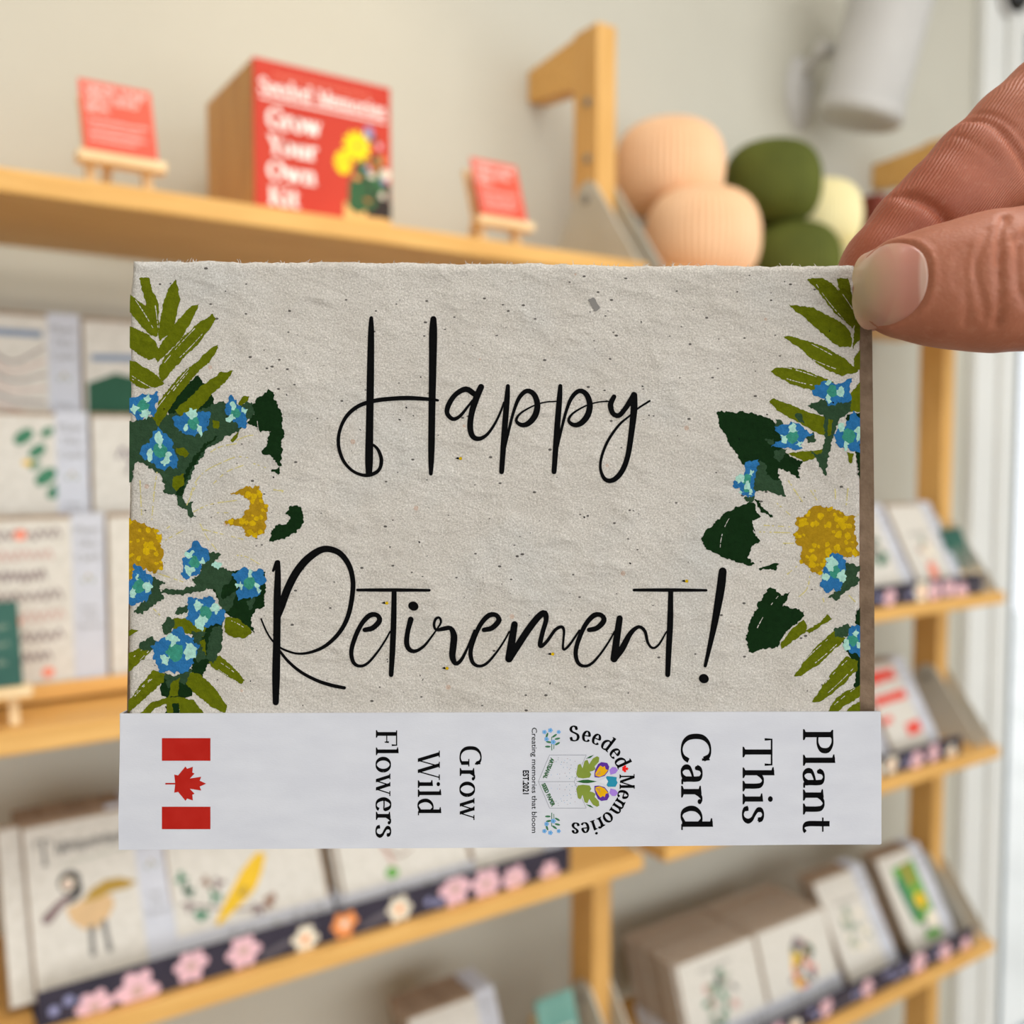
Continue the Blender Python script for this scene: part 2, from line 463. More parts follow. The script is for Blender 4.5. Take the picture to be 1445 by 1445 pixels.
# ================================================================== shelving
Z_SHELF = (1.661, 1.244, 1.003, 0.693)
YF, YB = 0.80, 1.00
BAYS = ((-0.42, 0.7155), (0.7485, 1.4495))
POSTS = (0.732, 1.437, -0.437)
unit = thing('shelving_unit', 'long birch wall shelving carrying boxes, jars, signs and cards', 'shelf', (0.732, 0.91, 0))
inv = lambda bm: (bmesh.ops.translate(bm, verts=bm.verts, vec=-Vector(unit.location)), bm)[1]
for x0, x1 in BAYS:
    for z in Z_SHELF:
        obj('shelf_board', inv(box(x0, x1, YF, YB, z - 0.018, z, 0.0018)), 'birch', unit)
for xp in POSTS:
    obj('upright', inv(box(xp - 0.0145, xp + 0.0145, 0.893, 0.938, 0, 1.952, 0.002)), 'birch_post', unit)
    X = xp - 0.0133                              # arm back to the wall, deeper at the upright
    a = prism([(X, 0.894, 1.952), (X, WALL_Y - 0.001, 1.94), (X, WALL_Y - 0.001, 1.902), (X, 0.96, 1.893), (X, 0.894, 1.878)], (1, 0, 0), 0.0266)
    obj('wall_arm', inv(a), 'birch', unit)
    for z in (1.865, 1.80):
        obj('bolt', inv(cyl((xp - 0.0175, 0.909, z), (xp - 0.0135, 0.909, z), 0.005, seg=12)), 'steel', unit)
    for z in Z_SHELF:
        for sx in (-0.0178, 0.0148):
            X = xp + sx
            tri = [(X, 0.812, z), (X, 0.992, z), (X, 0.922, z + 0.107), (X, 0.914, z + 0.112), (X, 0.902, z + 0.112), (X, 0.894, z + 0.107)]
            obj('bracket_plate', inv(prism(tri, (1, 0, 0), 0.003)), 'grey_plate', unit)
            xb = X - 0.003 if sx < 0 else X + 0.003
            obj('bolt', inv(cyl((xb, 0.908, z + 0.092), (xb + 0.003, 0.908, z + 0.092), 0.0055, seg=12)), 'steel', unit)

# ================================================================== gift cards on the shelves
def slab(x0, x1, y0, y1, z0, z1):
    return box(x0, x1, y0, y1, z0, z1, 0.0004)
def mk(name, bm, mat):
    me = bpy.data.meshes.new(name)
    bm.normal_update(); bm.to_mesh(me); bm.free()
    me.materials.append(MATS[mat])
    return me
ME_SHEET = mk('sheet', slab(-0.070, 0.070, -0.0555, 0.056, -0.0014, 0), 'plain_paper')
ME_ENV = mk('envelope', slab(-0.0712, 0.0735, -0.0555, 0.0575, -0.0032, -0.0014), 'kraft')
bm = box(-0.0728, 0.0742, -0.0565, -0.0305, 0, 0.0005)
bx(bm, -0.0728, 0.0742, -0.0565, -0.0305, -0.0037, -0.0033)
bx(bm, -0.0728, -0.0722, -0.0565, -0.0305, -0.0034, 0.0001)
bx(bm, 0.0736, 0.0742, -0.0565, -0.0305, -0.0034, 0.0001)
ME_BAND = mk('belly_band', bm, 'band_paper')

# small printing on the paper band, in metres on the landscape card
def band_items_small():
    it = []
    def px(x, y): return ((x - 708) / 7391.0, -(y - 785) / 7391.0)
    for s, x, y0, L, cap in (('Plant', 1132, 1027, 147, 42), ('This', 1047, 1040, 121, 42), ('Card', 960.5, 1033, 138, 42), ('Grow', 649, 1051, 105, 30), ('Wild', 590, 1059, 91, 30), ('Flowers', 531, 1029, 152, 30)):
        for poly in serif_line(s, x, y0, L, cap, (1, 0)):
            it.append(('ink_grey', [px(*p) for p in poly], 1))
    for cx, cy, r, ink in ((835, 1075, 16, 'bk_sage'), (835, 1128, 16, 'bk_sage'), (858, 1102, 12, 'bk_ochre')):
        it.append((ink, [px(*p) for p in ellipse(cx, cy, r, r * .7, 12)], 1))
    return it
BAND_PRINT = None
def band_print():
    global BAND_PRINT
    if BAND_PRINT is None:
        BAND_PRINT = print_mesh('band_lettering', band_items_small(), lambda x, y, l: (x, y, 0.0005 + l * 3e-5), mesh_only=True)
    return BAND_PRINT

def gift_card(label, loc, lean=30, portrait=False, art=None, group=None, rz=0.0, with_print=True):
    t = thing('gift_card', label, 'card', loc, (R(-lean), 0, R(rz)), group)
    h = 0.1455 if portrait else 0.1125
    mt = Matrix.Translation((0, 0, 0.0742 if portrait else 0.0565)) @ Matrix.Rotation(R(90), 4, 'X')
    if portrait:
        mt = mt @ Matrix.Rotation(R(90), 4, 'Z')
    parts = [('sheet', ME_SHEET), ('envelope', ME_ENV), ('belly_band', ME_BAND)]
    bnd = None
    for n, me in parts:
        o = obj(n, me, None, t)
        o.matrix_local = mt
        bnd = o
    if with_print:
        o = obj('band_lettering', band_print(), None, bnd)
    if art:
        items = [(ink, [(p[0] * 1e-3, p[1] * 1e-3) for p in poly], lev) for ink, poly, lev in art]
        cz = 0.0742 if portrait else 0.0565
        pr = print_mesh('printed_picture', items, lambda x, y, l: (x, -0.0003 - l * 2e-5, y + cz), t)
    return t

ORD = 'second third fourth fifth sixth seventh eighth ninth tenth eleventh twelfth thirteenth fourteenth fifteenth sixteenth seventeenth eighteenth nineteenth twentieth twenty-first'.split()
def stack_behind(label, group, loc, n, lean, portrait, pitch=0.0045, seed=0, dx=0.0):
    rg = random.Random(seed)
    for k in range(1, n + 1):
        lb = '%s, %s from the front' % (label, ORD[k - 1])
        gift_card(lb, (loc[0] + rg.uniform(-.0012, .0012) + dx * (k == 1), loc[1] + k * pitch / math.cos(R(lean)), loc[2] + rg.uniform(0, .001)), lean, portrait, None, group, with_print=False)

# pictures in millimetres, y up, centred on the card
def scribble(x0, x1, y, amp, n, w, ink, rng):
    pts = [(x0 + (x1 - x0) * i / n, y + amp * (1 if i % 2 else -1) * rng.uniform(.5, 1), w) for i in range(n + 1)]
    return [(ink, p, 1) for p in stroke_polys(pts, False, 1.5)]
rg = random.Random(5)
def S(ink, pts, lev=1, step=1.5): return [(ink, p, lev) for p in stroke_polys(pts, True, step)]
def E_(ink, cx, cy, rx, ry, lev=1, rot=0): return [(ink, ellipse(cx, cy, rx, ry, 14, rot), lev)]

def art_bird():
    a = []
    a += [('bk_tan', [(-29, -2), (-20, 0), (-14, 3), (0, 2), (8, 0), (9, -8), (3, -17), (-7, -24), (-17, -22), (-26, -13)], 1)]
    a += [('bk_ochre', [(-16, 0), (-8, 9), (4, 14), (16, 13), (29, 7), (22, 3), (9, 3), (-4, 0)], 2)]
    a += E_('ink_dark', -24, 19, 9, 9.5, 1) + E_('bk_cream', -25.5, 17.5, 5.5, 5.5, 2) + E_('bk_rose', -25.5, 17, 3, 3, 3)
    a += S('ink_dark', [(-17, 14, 5), (-19, 8, 6), (-25, 4, 6)], 2)
    a += S('bk_mauve', [(-28, 6, 6), (-36, 0, 7), (-44, -7, 8)], 3)
    a += S('ink_grey', [(-11, -22, 5), (-11.5, -32, 4), (-12, -42, 5)], 1) + S('ink_grey', [(-1, -20, 5), (0, -32, 4), (1, -42, 5)], 1)
    a += [('ink_grey', q, 1) for q in serif_line('T', -49, 36, 15, 22, (0, 1), ydown=False)]
    a += scribble(-32, 24, 48, 6, 26, 1.4, 'ink_grey', rg)
    a += S('bk_sage', [(-30, 34, .8), (28, 38, .8)], 1)
    return a
def art_yellow_bird():
    a = []
    a += [('bk_yellow', [(-26, -12), (-16, 0), (-6, 12), (6, 22), (14, 26), (18, 20), (12, 6), (4, -6), (-4, -12), (-14, -18), (-34, -30), (-36, -26)], 2)]
    a += E_('bk_ochre', -8, -6, 5, 3, 3, .6)
    for cx, cy, r, ink in ((-58, 6, 8, 'bk_dkgreen'), (-60, 18, 6, 'bk_green'), (-34, -4, 7, 'bk_green'), (-48, -20, 8, 'bk_green'), (-28, 6, 6, 'bk_mauve'), (-38, 10, 6, 'bk_brown'), (12, -18, 9, 'bk_brown'), (4, -24, 7, 'bk_mauve'), (-58, -8, 5, 'bk_mauve')):
        for k in range(5):
            b = rg.uniform(0, 2 * PI)
            a += E_(ink, cx + r * .4 * math.cos(b), cy + r * .4 * math.sin(b), r * .7, r * .25, 1, b)
    a += S('bk_mauve', [(-62, -4, 2), (-40, -12, 2), (-16, -20, 2), (10, -24, 2)], 1)
    a += scribble(24, 54, 40, 2.5, 16, .9, 'bk_sage', rg)
    return a
def art_branch():
    a = S('bk_rose', [(-34, 54, 5), (-30, 30, 4), (-24, 10, 5), (-14, -16, 3)]) + S('bk_brown', [(-24, 6, 2), (-8, -8, 2), (8, -4, 1.5)])
    for cx, cy, r in ((-52, 22, 7), (6, 14, 9), (-18, -22, 7), (24, 36, 8), (-44, 48, 7), (40, 20, 6)):
        a += E_('bk_leaf', cx, cy, r, r * .8)
    a += scribble(20, 58, 26, 3, 16, .9, 'ink_grey', rg)
    return a
def art_flowers(seed, cols, cx=0, cy=0, r=26, n=26, text=True, wtext=50):
    q = random.Random(seed)
    a = []
    for k in range(n):
        b = q.uniform(0, 2 * PI); d = r * math.sqrt(q.random())
        a += E_(q.choice(cols), cx + d * math.cos(b) * .8, cy + d * math.sin(b), q.uniform(5, 10), q.uniform(3, 6), 1 + k % 3, q.uniform(0, PI))
    if text:
        a += scribble(cx - wtext / 2, cx + wtext / 2, cy + r + 10, 3, 20, .9, 'ink_grey', q)
    return a
def art_words(seed, x0=-48, x1=24, rows=7, portrait=True):
    q = random.Random(seed)
    a = []
    for k in range(rows):
        y = 58 - k * 17
        a += scribble(x0 + q.uniform(0, 6), x1 - q.uniform(0, 14), y, 5, 22, 1.5, 'bk_rose' if k % 3 == 1 else 'bk_mauve', q)
    for cx, cy in ((-40, 44), (-8, 58), (-44, -8), (-14, -14), (10, -58)):
        a += E_('bk_coral', cx, cy, 5, 4.5, 2)
    return a
def art_knot():
    a = []
    for k in range(9):
        a += S('bk_rose' if k % 2 else 'bk_mauve', [(-54, 40 - 9 * k, 1.5), (-30, 52 - 10 * k, 2), (0, 30 - 8 * k, 2), (28, 44 - 12 * k, 1.5)])
    a += [('bk_blue', [(-54, 52), (26, 52), (26, 58), (-54, 58)], 2)]
    a += E_('bk_dkgreen', -48, -36, 9, 6, 3) + E_('bk_brown', 0, -44, 16, 6, 3)
    return a
def art_leaf_word():
    a = scribble(-24, -24, 0, 0, 2, .5, 'ink_grey', rg)
    for k in range(9):
        a += S('ink_grey', [(-22, 50 - 11 * k, 3.5), (-18, 46 - 11 * k, 2.5), (-23, 43 - 11 * k, 3)])
    for cx, cy, r in ((6, 52, 9), (16, 40, 8), (22, 18, 10), (30, 6, 9), (14, 28, 5), (24, 56, 6)):
        a += E_('bk_green', cx, cy, r, r * .6, 1, .7)
    a += E_('bk_yellow', 8, 30, 4, 2.5, 2)
    return a
def art_dark_leaves():
    a = [('bk_blue', [(-50, 34), (50, 38), (50, 44), (-50, 40)], 1)]
    a += [('bk_dkgreen', [(-54, 14), (-30, 24), (0, 18), (-10, -6), (10, -30), (-20, -44), (-54, -40)], 1), ('bk_sage', [(-10, -10), (20, 6), (28, -34), (4, -44), (-16, -36)], 2)]
    a += E_('bk_ochre', 30, 14, 12, 8) + E_('bk_yellow', 34, -40, 9, 5)
    return a
def art_word_only(seed):
    q = random.Random(seed)
    return scribble(-36, 10, 38, 6, 10, 2, 'bk_plum', q) + scribble(-28, 26, 26, 6, 10, 2, 'bk_plum', q) + E_('bk_blue', -2, -46, 9, 6)
def art_red():
    a = []
    for (x0, x1, y0, y1) in ((-54, 20, 40, 62), (-54, 26, 8, 26), (-8, 28, -44, -22), (-54, -30, -20, -8)):
        a.append(('bk_red', rough_poly([(x0, y0), (x1, y0 + 4), (x1, y1), (x0, y1 - 3)], 1.2, 5, rg), 1))
    return a
def art_jungle():
    a = [('bk_leaf', [(-30, 50), (26, 54), (26, -30), (-20, -36), (-28, 0)], 1), ('bk_green', [(-34, 30), (-16, 40), (-10, -20), (-26, -30)], 2), ('bk_ochre', [(-6, 50), (10, 52), (10, 20), (-4, 18)], 3)]
    a += E_('bk_yellow', 6, -4, 13, 12, 4) + E_('bk_cream', 16, -34, 13, 12, 4) + S('ink_dark', [(-4, -14, 4), (-6, -44, 5)], 4) + E_('bk_leaf', 4, -54, 22, 7, 3)
    return a
BQ = ['bk_coral', 'bk_orange', 'bk_ochre', 'bk_plum', 'bk_dkgreen', 'bk_mauve', 'bk_yellow']
GR = ['bk_sage', 'bk_green', 'bk_sage', 'ink_grey', 'bk_dkgreen', 'bk_rose']

ZL, ZM, ZB = Z_SHELF[2] + 0.004, Z_SHELF[1] + 0.004, Z_SHELF[3] + 0.004
# low shelf of the near unit
gift_card('upright card with a brown long-billed bird, vertical white band', (0.158, 0.832, ZL), 30, True, art_bird(), 'cards in the floral tray by the bird')
stack_behind('plain edge of a card stacked behind the brown bird card', 'cards behind the brown bird card', (0.156, 0.832, ZL), 7, 30, True, 0.0055, 1, -0.016)
gift_card('card with a yellow bird among leaves, white band along its foot', (0.284, 0.832, ZL), 28, False, art_yellow_bird(), 'cards in the floral tray by the bird')
stack_behind('card stacked behind the yellow bird card', 'cards behind the yellow bird card', (0.284, 0.832, ZL), 4, 28, False, 0.0045, 2)
gift_card('card with a bare branch and green leaves, white band along its foot', (0.440, 0.828, ZL), 26, False, art_branch(), 'cards in the floral tray by the bird')
stack_behind('card stacked behind the branch and leaves card', 'cards behind the branch card', (0.436, 0.828, ZL), 6, 26, False, 0.0045, 3)
gift_card('pale card with vertical white band, rightmost in the long floral tray', (0.572, 0.828, ZL), 26, True, art_flowers(3, ['bk_sage', 'bk_cream'], -8, 10, 24, 12), 'cards in the floral tray by the bird')
stack_behind('card stacked behind the rightmost pale card of the long tray', 'cards behind the rightmost pale card', (0.572, 0.828, ZL), 4, 26, True, 0.0045, 4)
# low shelf of the unit by the window
gift_card('card with a red pattern on white, beside the grey triangular plate', (1.292, 0.832, ZL), 30, True, art_red(), 'cards on the shelves by the window')
stack_behind('card stacked behind the red patterned card', 'cards behind the red card', (1.292, 0.832, ZL), 4, 30, True, 0.0045, 5)
gift_card('card partly seen left of the red patterned card', (1.168, 0.832, ZL), 30, True, art_flowers(9, GR, -6, 0), 'cards on the shelves by the window')
# upper shelf of the unit by the window
gift_card('white card with a small orange mark, nearest the dark green sign', (1.345, 0.832, ZM), 28, True, art_flowers(11, ['bk_cream', 'bk_sage', 'bk_rose'], -8, -10, 22, 12) + [('bk_coral', rough_poly([(-22, -52), (0, -50), (2, -28), (-18, -26)], 1, 4, rg), 5)], 'cards on the shelves by the window')
stack_behind('card stacked behind the white card with an orange mark', 'cards behind the orange mark card', (1.345, 0.832, ZM), 4, 28, True, 0.0045, 6)
gift_card('white card mostly hidden by the held card, left of the orange mark card', (1.222, 0.832, ZM), 28, True, art_flowers(12, GR, -6, 0), 'cards on the shelves by the window')
# bottom shelf of the unit by the window
gift_card('card with grey green sprigs fronting the leftmost thick stack', (0.905, 0.836, ZB), 18, False, art_flowers(21, GR, -6, -4, 34, 30, True, 60), 'cards fronting the bottom shelf stacks')
stack_behind('kraft backed card in the leftmost thick stack of the bottom shelf', 'leftmost thick stack of cards', (0.902, 0.836, ZB), 20, 18, False, 0.0045, 7)
gift_card('card with an orange and purple bouquet fronting a thick stack', (1.052, 0.836, ZB), 18, False, art_flowers(22, BQ, 4, 0, 30, 34, False), 'cards fronting the bottom shelf stacks')
stack_behind('kraft backed card in the stack behind the bouquet card', 'stack of cards behind the bouquet card', (1.049, 0.836, ZB), 20, 18, False, 0.0045, 8)
gift_card('card with pale sage flowers and a vertical white band', (1.197, 0.832, ZB), 30, True, art_flowers(23, ['bk_sage', 'bk_cream', 'bk_sage'], -6, -6, 30, 20), 'cards fronting the bottom shelf stacks')
stack_behind('card stacked behind the pale sage flower card', 'cards behind the sage flower card', (1.197, 0.832, ZB), 5, 30, True, 0.0045, 9)
gift_card('card with a bright green and yellow picture, rightmost on the bottom shelf', (1.345, 0.832, ZB), 30, True, art_jungle(), 'cards fronting the bottom shelf stacks')
stack_behind('card stacked behind the bright green and yellow card', 'cards behind the green and yellow card', (1.345, 0.832, ZB), 5, 30, True, 0.0045, 10)
# bottom shelf of the near unit
gift_card('front card of the brown stack at the lower edge of the photo', (0.535, 0.862, ZB), 24, True, art_flowers(25, GR, -6, 0), 'stack of cards at the lower edge')
stack_behind('card in the brown stack at the lower edge of the photo', 'stack of cards at the lower edge', (0.535, 0.862, ZB), 9, 24, True, 0.0045, 11)

# stepped rack on the middle shelf
rack = thing('card_rack', 'stepped wooden rack holding three rows of cards, left of the held card', 'rack', (0.2, 0.92, Z_SHELF[1]))
STEPS = ((0.885, 1.254), (0.912, 1.341), (0.94, 1.428))
for k, (y, z) in enumerate(STEPS):
    b = box(-0.35, 0.31, y - 0.013, y + 0.014, z - 0.006, z, 0.001)
    bx(b, -0.35, 0.31, y - 0.013, y - 0.0095, z, z + 0.008, 0.0008)
    bmesh.ops.translate(b, verts=b.verts, vec=-rack.location)
    obj('rack_step', b, 'birch', rack)
for X in (-0.35, 0.30):
    s_ = prism([(X, 0.873, 1.244), (X, 0.985, 1.244), (X, 0.985, 1.45), (X, 0.955, 1.45), (X, 0.873, 1.262)], (1, 0, 0), 0.01)
    bmesh.ops.translate(s_, verts=s_.verts, vec=-rack.location)
    obj('rack_side', s_, 'birch', rack)
arts = {(0, 0): (art_words(31), 'card of flowing grey words with coral dots, front row of the rack'),
        (0, 1): (art_word_only(32), 'pale card at the right end of the rack front row, beside the held card'),
        (1, 0): (art_leaf_word(), 'card with a vertical word and green leaves, middle row of the rack'),
        (1, 1): (art_word_only(33), 'card with two short grey words, middle row, beside the held card'),
        (2, 0): (art_knot(), 'card with interlaced pink strands and a blue heading, top row'),
        (2, 1): (art_dark_leaves(), 'card with dark green leaves, top row, beside the held card')}
for r_, (y, z) in enumerate(STEPS):
    for c_ in range(2):
        X = (0.112, 0.228)[c_] - (0.006 if r_ else 0)
        a, lb = arts[(r_, c_)]
        gift_card(lb, (X, y - 0.0065, z), 0.5, True, a, 'cards standing in the stepped rack')
        gift_card('card behind the ' + lb.split(',')[0].replace('card of ', 'card with '), (X + 0.001, y - 0.0015, z), 0.5, True, None, 'second line of cards in the stepped rack', with_print=False)

# floral trays
def tray(label, x0, x1, z, seed):
    t = thing('card_tray', label, 'tray', ((x0 + x1) / 2, 0.82, z), group='dark floral card trays')
    w = (x1 - x0) / 2
    obj('base', box(-w, w, -0.006, 0.05, 0.0, 0.002), 'tray_dark', t)
    lip = obj('front_lip', box(-w, w, -0.0085, -0.0055, 0.0, 0.029, 0.0005), 'tray_dark', t)
    q = random.Random(seed)
    it = []
    x = -w + 0.012
    k = 0
    while x < w - 0.012:
        kind = q.choice(['pink', 'dots', 'white', 'orange', 'stem', 'dots', 'pink'])
        if kind == 'stem':
            it += [('tray_grey', p, 1) for p in stroke_polys([(x - .018, .006, .004), (x, .011, .006), (x + .02, .014, .004), (x + .03, .02, .003)], True, .004)]
            x += .02
        elif kind == 'dots':
            for j in range(3):
                it.append(('bk_lilac', ellipse(x + j * .011, q.uniform(.008, .02), .0042, .0042, 12), 2))
            x += .03
        else:
            ink = {'pink': 'bk_pink', 'white': 'bk_cream', 'orange': 'bk_orange'}[kind]
            cy = q.uniform(.004, .018)
            r_ = q.uniform(.012, .018)
            cl = lambda p: (min(w - .001, max(-w + .001, p[0])), min(.0282, max(.0006, p[1])))
            for j in range(6):
                b = j * PI / 3 + q.uniform(-.2, .2)
                it.append((ink, [cl(p) for p in ellipse(x + r_ * .55 * math.cos(b), cy + r_ * .55 * math.sin(b), r_ * .5, r_ * .36, 14, b)], 3))
            it.append(({'pink': 'bk_rose', 'white': 'bk_orange', 'orange': 'bk_cream'}[kind], [cl(p) for p in ellipse(x, cy, r_ * .3, r_ * .3, 14)], 4))
            x += q.uniform(.030, .046)
    print_mesh('floral_print', it, lambda x, y, l: (x, -0.0086 - l * 2e-5, y), lip)['kind'] = 'stuff'
    return t
tray('long dark floral tray holding the bird cards', 0.098, 0.62, Z_SHELF[2], 4)
tray('dark floral tray holding the red patterned card', 0.99, 1.36, Z_SHELF[2], 7)
tray('dark floral tray under the card with an orange mark', 0.99, 1.405, Z_SHELF[1], 8)
tray('dark floral tray on the bottom shelf by the window', 0.83, 1.408, Z_SHELF[3], 9)

# ================================================================== signs on little easels
def easel(label, loc, group='small wooden easels'):
    t = thing('tabletop_easel', label, 'easel', loc, group=group)
    obj('ledge', box(-0.034, 0.034, -0.012, 0.004, 0.022, 0.0305, 0.0015), 'easel_wood', t)
    for s in (-1, 1):
        b = prism([(s * 0.022 - 0.0035, -0.004, 0), (s * 0.022 - 0.0035, 0.005, 0), (s * 0.022 - 0.0035, 0.036, 0.085), (s * 0.022 - 0.0035, 0.029, 0.085)], (1, 0, 0), 0.007)
        obj('leg', b, 'easel_wood', t)
    obj('leg', prism([(-0.0035, 0.062, 0), (-0.0035, 0.070, 0), (-0.0035, 0.038, 0.08), (-0.0035, 0.031, 0.08)], (1, 0, 0), 0.007), 'easel_wood', t)
    obj('crossbar', box(-0.025, 0.025, 0.026, 0.032, 0.066, 0.073, 0.001), 'easel_wood', t)
    return t
def sign(name, label, loc, mat, lines, w=0.056, h=0.066, lean=19, ink='ink_white'):
    t = thing(name, label, 'sign', loc, (R(-lean), 0, 0), 'small signs on easels')
    pn = obj('panel', box(-w / 2, w / 2, -0.0008, 0.0008, 0, h, 0.0003), mat, t)
    it = []
    for s, x, y, L, cap in lines:
        if s == '~':
            q = random.Random(int(y * 1e5))
            it += [(ink, p, 1) for p in stroke_polys([(x + L * i / 26, y + cap * .5 * (1 if i % 2 else -.8) * q.uniform(.4, 1), .0006) for i in range(27)], False, .0008)]
        else:
            it += [(ink, p, 1) for p in serif_line(s, x, y, L, cap, (0, 1), ydown=False)]
    print_mesh('lettering', it, lambda x, y, l: (x, -0.00085 - l * 2e-5, y), pn)
    return t
RED_LINES = [('GROW YOUR', -.0235, .0555, .047, .0062), ('OWN SEED', -.0235, .0465, .040, .0062), ('BOX', -.0235, .0375, .017, .0062),
             ('~', -.0235, .0285, .046, .0035), ('~', -.0235, .0215, .040, .002), ('~', -.0235, .0165, .044, .002), ('~', -.0235, .0115, .036, .002)]
ZT = Z_SHELF[0]
easel('small wooden easel carrying the red sign left of the red-fronted box', (0.180, 0.838, ZT))
sign('red_sign', 'small red sign on an easel, left of the red-fronted box', (0.180, 0.832, ZT + 0.0308), 'sign_red', RED_LINES)
easel('small wooden easel carrying the red sign right of the red-fronted box', (0.549, 0.838, ZT))
sign('red_sign', 'small red sign on an easel, between the red-fronted box and the upright post', (0.549, 0.832, ZT + 0.0308), 'sign_red', RED_LINES)
GREEN_LINES = [('~', -.022, .046, .042, .006), ('~', -.022, .032, .042, .006), ('~', -.022, .018, .04, .006)]
easel('small wooden easel at the left edge, in front of the card rack', (0.068, 0.826, Z_SHELF[1]))
sign('green_sign', 'dark green sign at the left edge in front of the card rack', (0.068, 0.820, Z_SHELF[1] + 0.0308), 'sign_green', GREEN_LINES, ink='bk_sage')
easel('small wooden easel at the right end of the upper window-side shelf', (1.418, 0.858, Z_SHELF[1]))
sign('green_sign', 'dark green sign at the right end of the window-side shelf', (1.418, 0.852, Z_SHELF[1] + 0.0308), 'sign_green', GREEN_LINES, ink='bk_green')
easel('small wooden easel at the lower edge beside the upright post', (0.668, 0.885, Z_SHELF[3]))
sign('teal_sign', 'pale teal sign at the lower edge beside the upright post', (0.668, 0.879, Z_SHELF[3] + 0.0308), 'sign_teal', GREEN_LINES, ink='ink_white', h=0.085)

# ================================================================== wooden kit box
kb = thing('kit_box', 'wooden box with a red printed front showing yellow flowers', 'box', (0.3535, 0.897, ZT))
obj('body', box(-0.0655, 0.0655, -0.0655, 0.0685, 0, 0.133, 0.001), 'box_wood', kb)
pan = obj('front_panel', box(-0.0655, 0.0655, -0.068, -0.0656, 0.0005, 0.133, 0.0004), 'box_red', kb)
it = []
F = lambda s, x, y, L, cap: [('ink_white', p, 1) for p in serif_line(s, x * 1e-3, y * 1e-3, L * 1e-3, cap * 1e-3, (0, 1), ydown=False)]
it += F('Seeded Memories', -61, 104, 121, 13) + [('ink_white', [(-.060, .0995), (.061, .0995), (.061, .1012), (-.060, .1012)], 1)]
it += [('bk_coral', p, 1) for p in stroke_polys([((-48 + 92 * i / 40) * 1e-3, (121.5 + (1.6 if i % 2 else -1.6)) * 1e-3, .0007) for i in range(41)], False, .002)]
for d_ in (-.7, 0, .7):
    it += F('Grow', -54 + d_, 76 + d_ * .6, 50, 17) + F('Your', -53 + d_, 54 + d_ * .6, 45, 16) + F('Own', -54 + d_, 32 + d_ * .6, 45, 16) + F('Kit', -53 + d_, 10 + d_ * .6, 28, 16)
it += F('Seeded Memories', -60.4, 104.4, 121, 13)
q = random.Random(3)
it.append(('pr_tan', [(.017, .001), (.0652, .001), (.0652, .022), (.018, .022)], 2))
it.append(('pr_black', rough_poly([(.040, .012), (.0652, .012), (.0652, .045), (.045, .040)], .001, .004, q), 3))
it.append(('pr_green', rough_poly([(.022, .020), (.026, .045), (.036, .064), (.054, .070), (.060, .040), (.046, .022), (.034, .014)], .002, .004, q), 4))
for k in range(26):
    it.append((q.choice(['pr_rust', 'bk_lilac', 'pr_green', 'bk_pink', 'pr_black', 'bk_orange', 'bk_cream']), ellipse(q.uniform(.030, .061), q.uniform(.022, .086), q.uniform(.002, .005), q.uniform(.002, .004), 12), 5))
it.append(('bk_cream', ellipse(.0595, .053, .0052, .005, 14), 6)); it.append(('bk_lilac', ellipse(.043, .088, .005, .006, 14), 6)); it.append(('pr_rust', ellipse(.048, .058, .005, .006, 14), 6))
def daisy(cx, cy, rx, ry):
    out = []
    for j in range(12):
        b = j * PI / 6
        out.append(('pr_yellow', ellipse(cx + rx * .6 * math.cos(b), cy + ry * .6 * math.sin(b), rx * .46, ry * .2, 12, b), 7))
    return out + [('pr_yellow', ellipse(cx, cy, rx * .6, ry * .6, 14), 8), ('bk_ochre', ellipse(cx, cy, rx * .2, ry * .2, 12), 9)]
it += daisy(.031, .074, .0135, .0135) + daisy(.017, .057, .0085, .012)
print_mesh('printed_label', it, lambda x, y, l: (x, -0.0681 - l * 2e-5, y), pan)

# ================================================================== ribbed jars
def jar_mesh():
    nt_, nr = 216, 30
    RX, H = 0.066, 0.113
    verts, faces = [], []
    for j in range(nr + 1):
        ph = -PI / 2 + PI * j / nr
        e = 0.62
        c = abs(math.cos(ph)) ** e
        z = H / 2 + math.copysign(abs(math.sin(ph)) ** 0.86, math.sin(ph)) * H / 2
        for i in range(nt_):
            th = 2 * PI * i / nt_
            fade = min(1, max(0, (c - 0.45) / 0.35))
            rr = RX * c * (1 + 0.045 * fade * (abs(math.cos(th * 27)) - 0.5))
            verts.append((rr * math.cos(th), rr * math.sin(th), z))
    for j in range(nr):
        for i in range(nt_):
            a = j * nt_ + i; b = j * nt_ + (i + 1) % nt_
            faces.append((a, b, b + nt_, a + nt_))
    me = bpy.data.meshes.new('ribbed_body')
    me.from_pydata(verts, [], faces)
    me.polygons.foreach_set('use_smooth', [True] * len(faces))
    return me
JM = jar_mesh()
def jar(label, loc, mat, s=1.0, tilt=(0, 0, 0)):
    me = JM.copy()
    me.materials.append(MATS[mat])
    t = obj('ribbed_jar', me, None, None, loc, tilt)
    t.scale = (s, s, s)
    return tag(t, label, 'jar', 'round ribbed jars')
jar('peach ribbed round jar, front lower of the peach pair beside the grey plate', (0.872, 0.876, ZT), 'peach', 1.06)
jar('small peach ribbed jar at the back, hidden under the raised peach jar', (0.930, 0.978, ZT), 'peach', 0.58)
jar('peach ribbed round jar stacked highest, next to the upright post', (0.881, 0.946, ZT + 0.103), 'peach', 1.06)
jar('moss green ribbed round jar, lower, its top just above the held card', (1.074, 0.905, ZT), 'moss', 0.98)
jar('moss green ribbed round jar stacked on top', (1.042, 0.915, ZT + 0.106), 'moss', 0.98)
jar('cream ribbed round jar stacked behind the green one', (1.166, 0.935, ZT + 0.088), 'cream', 0.90)
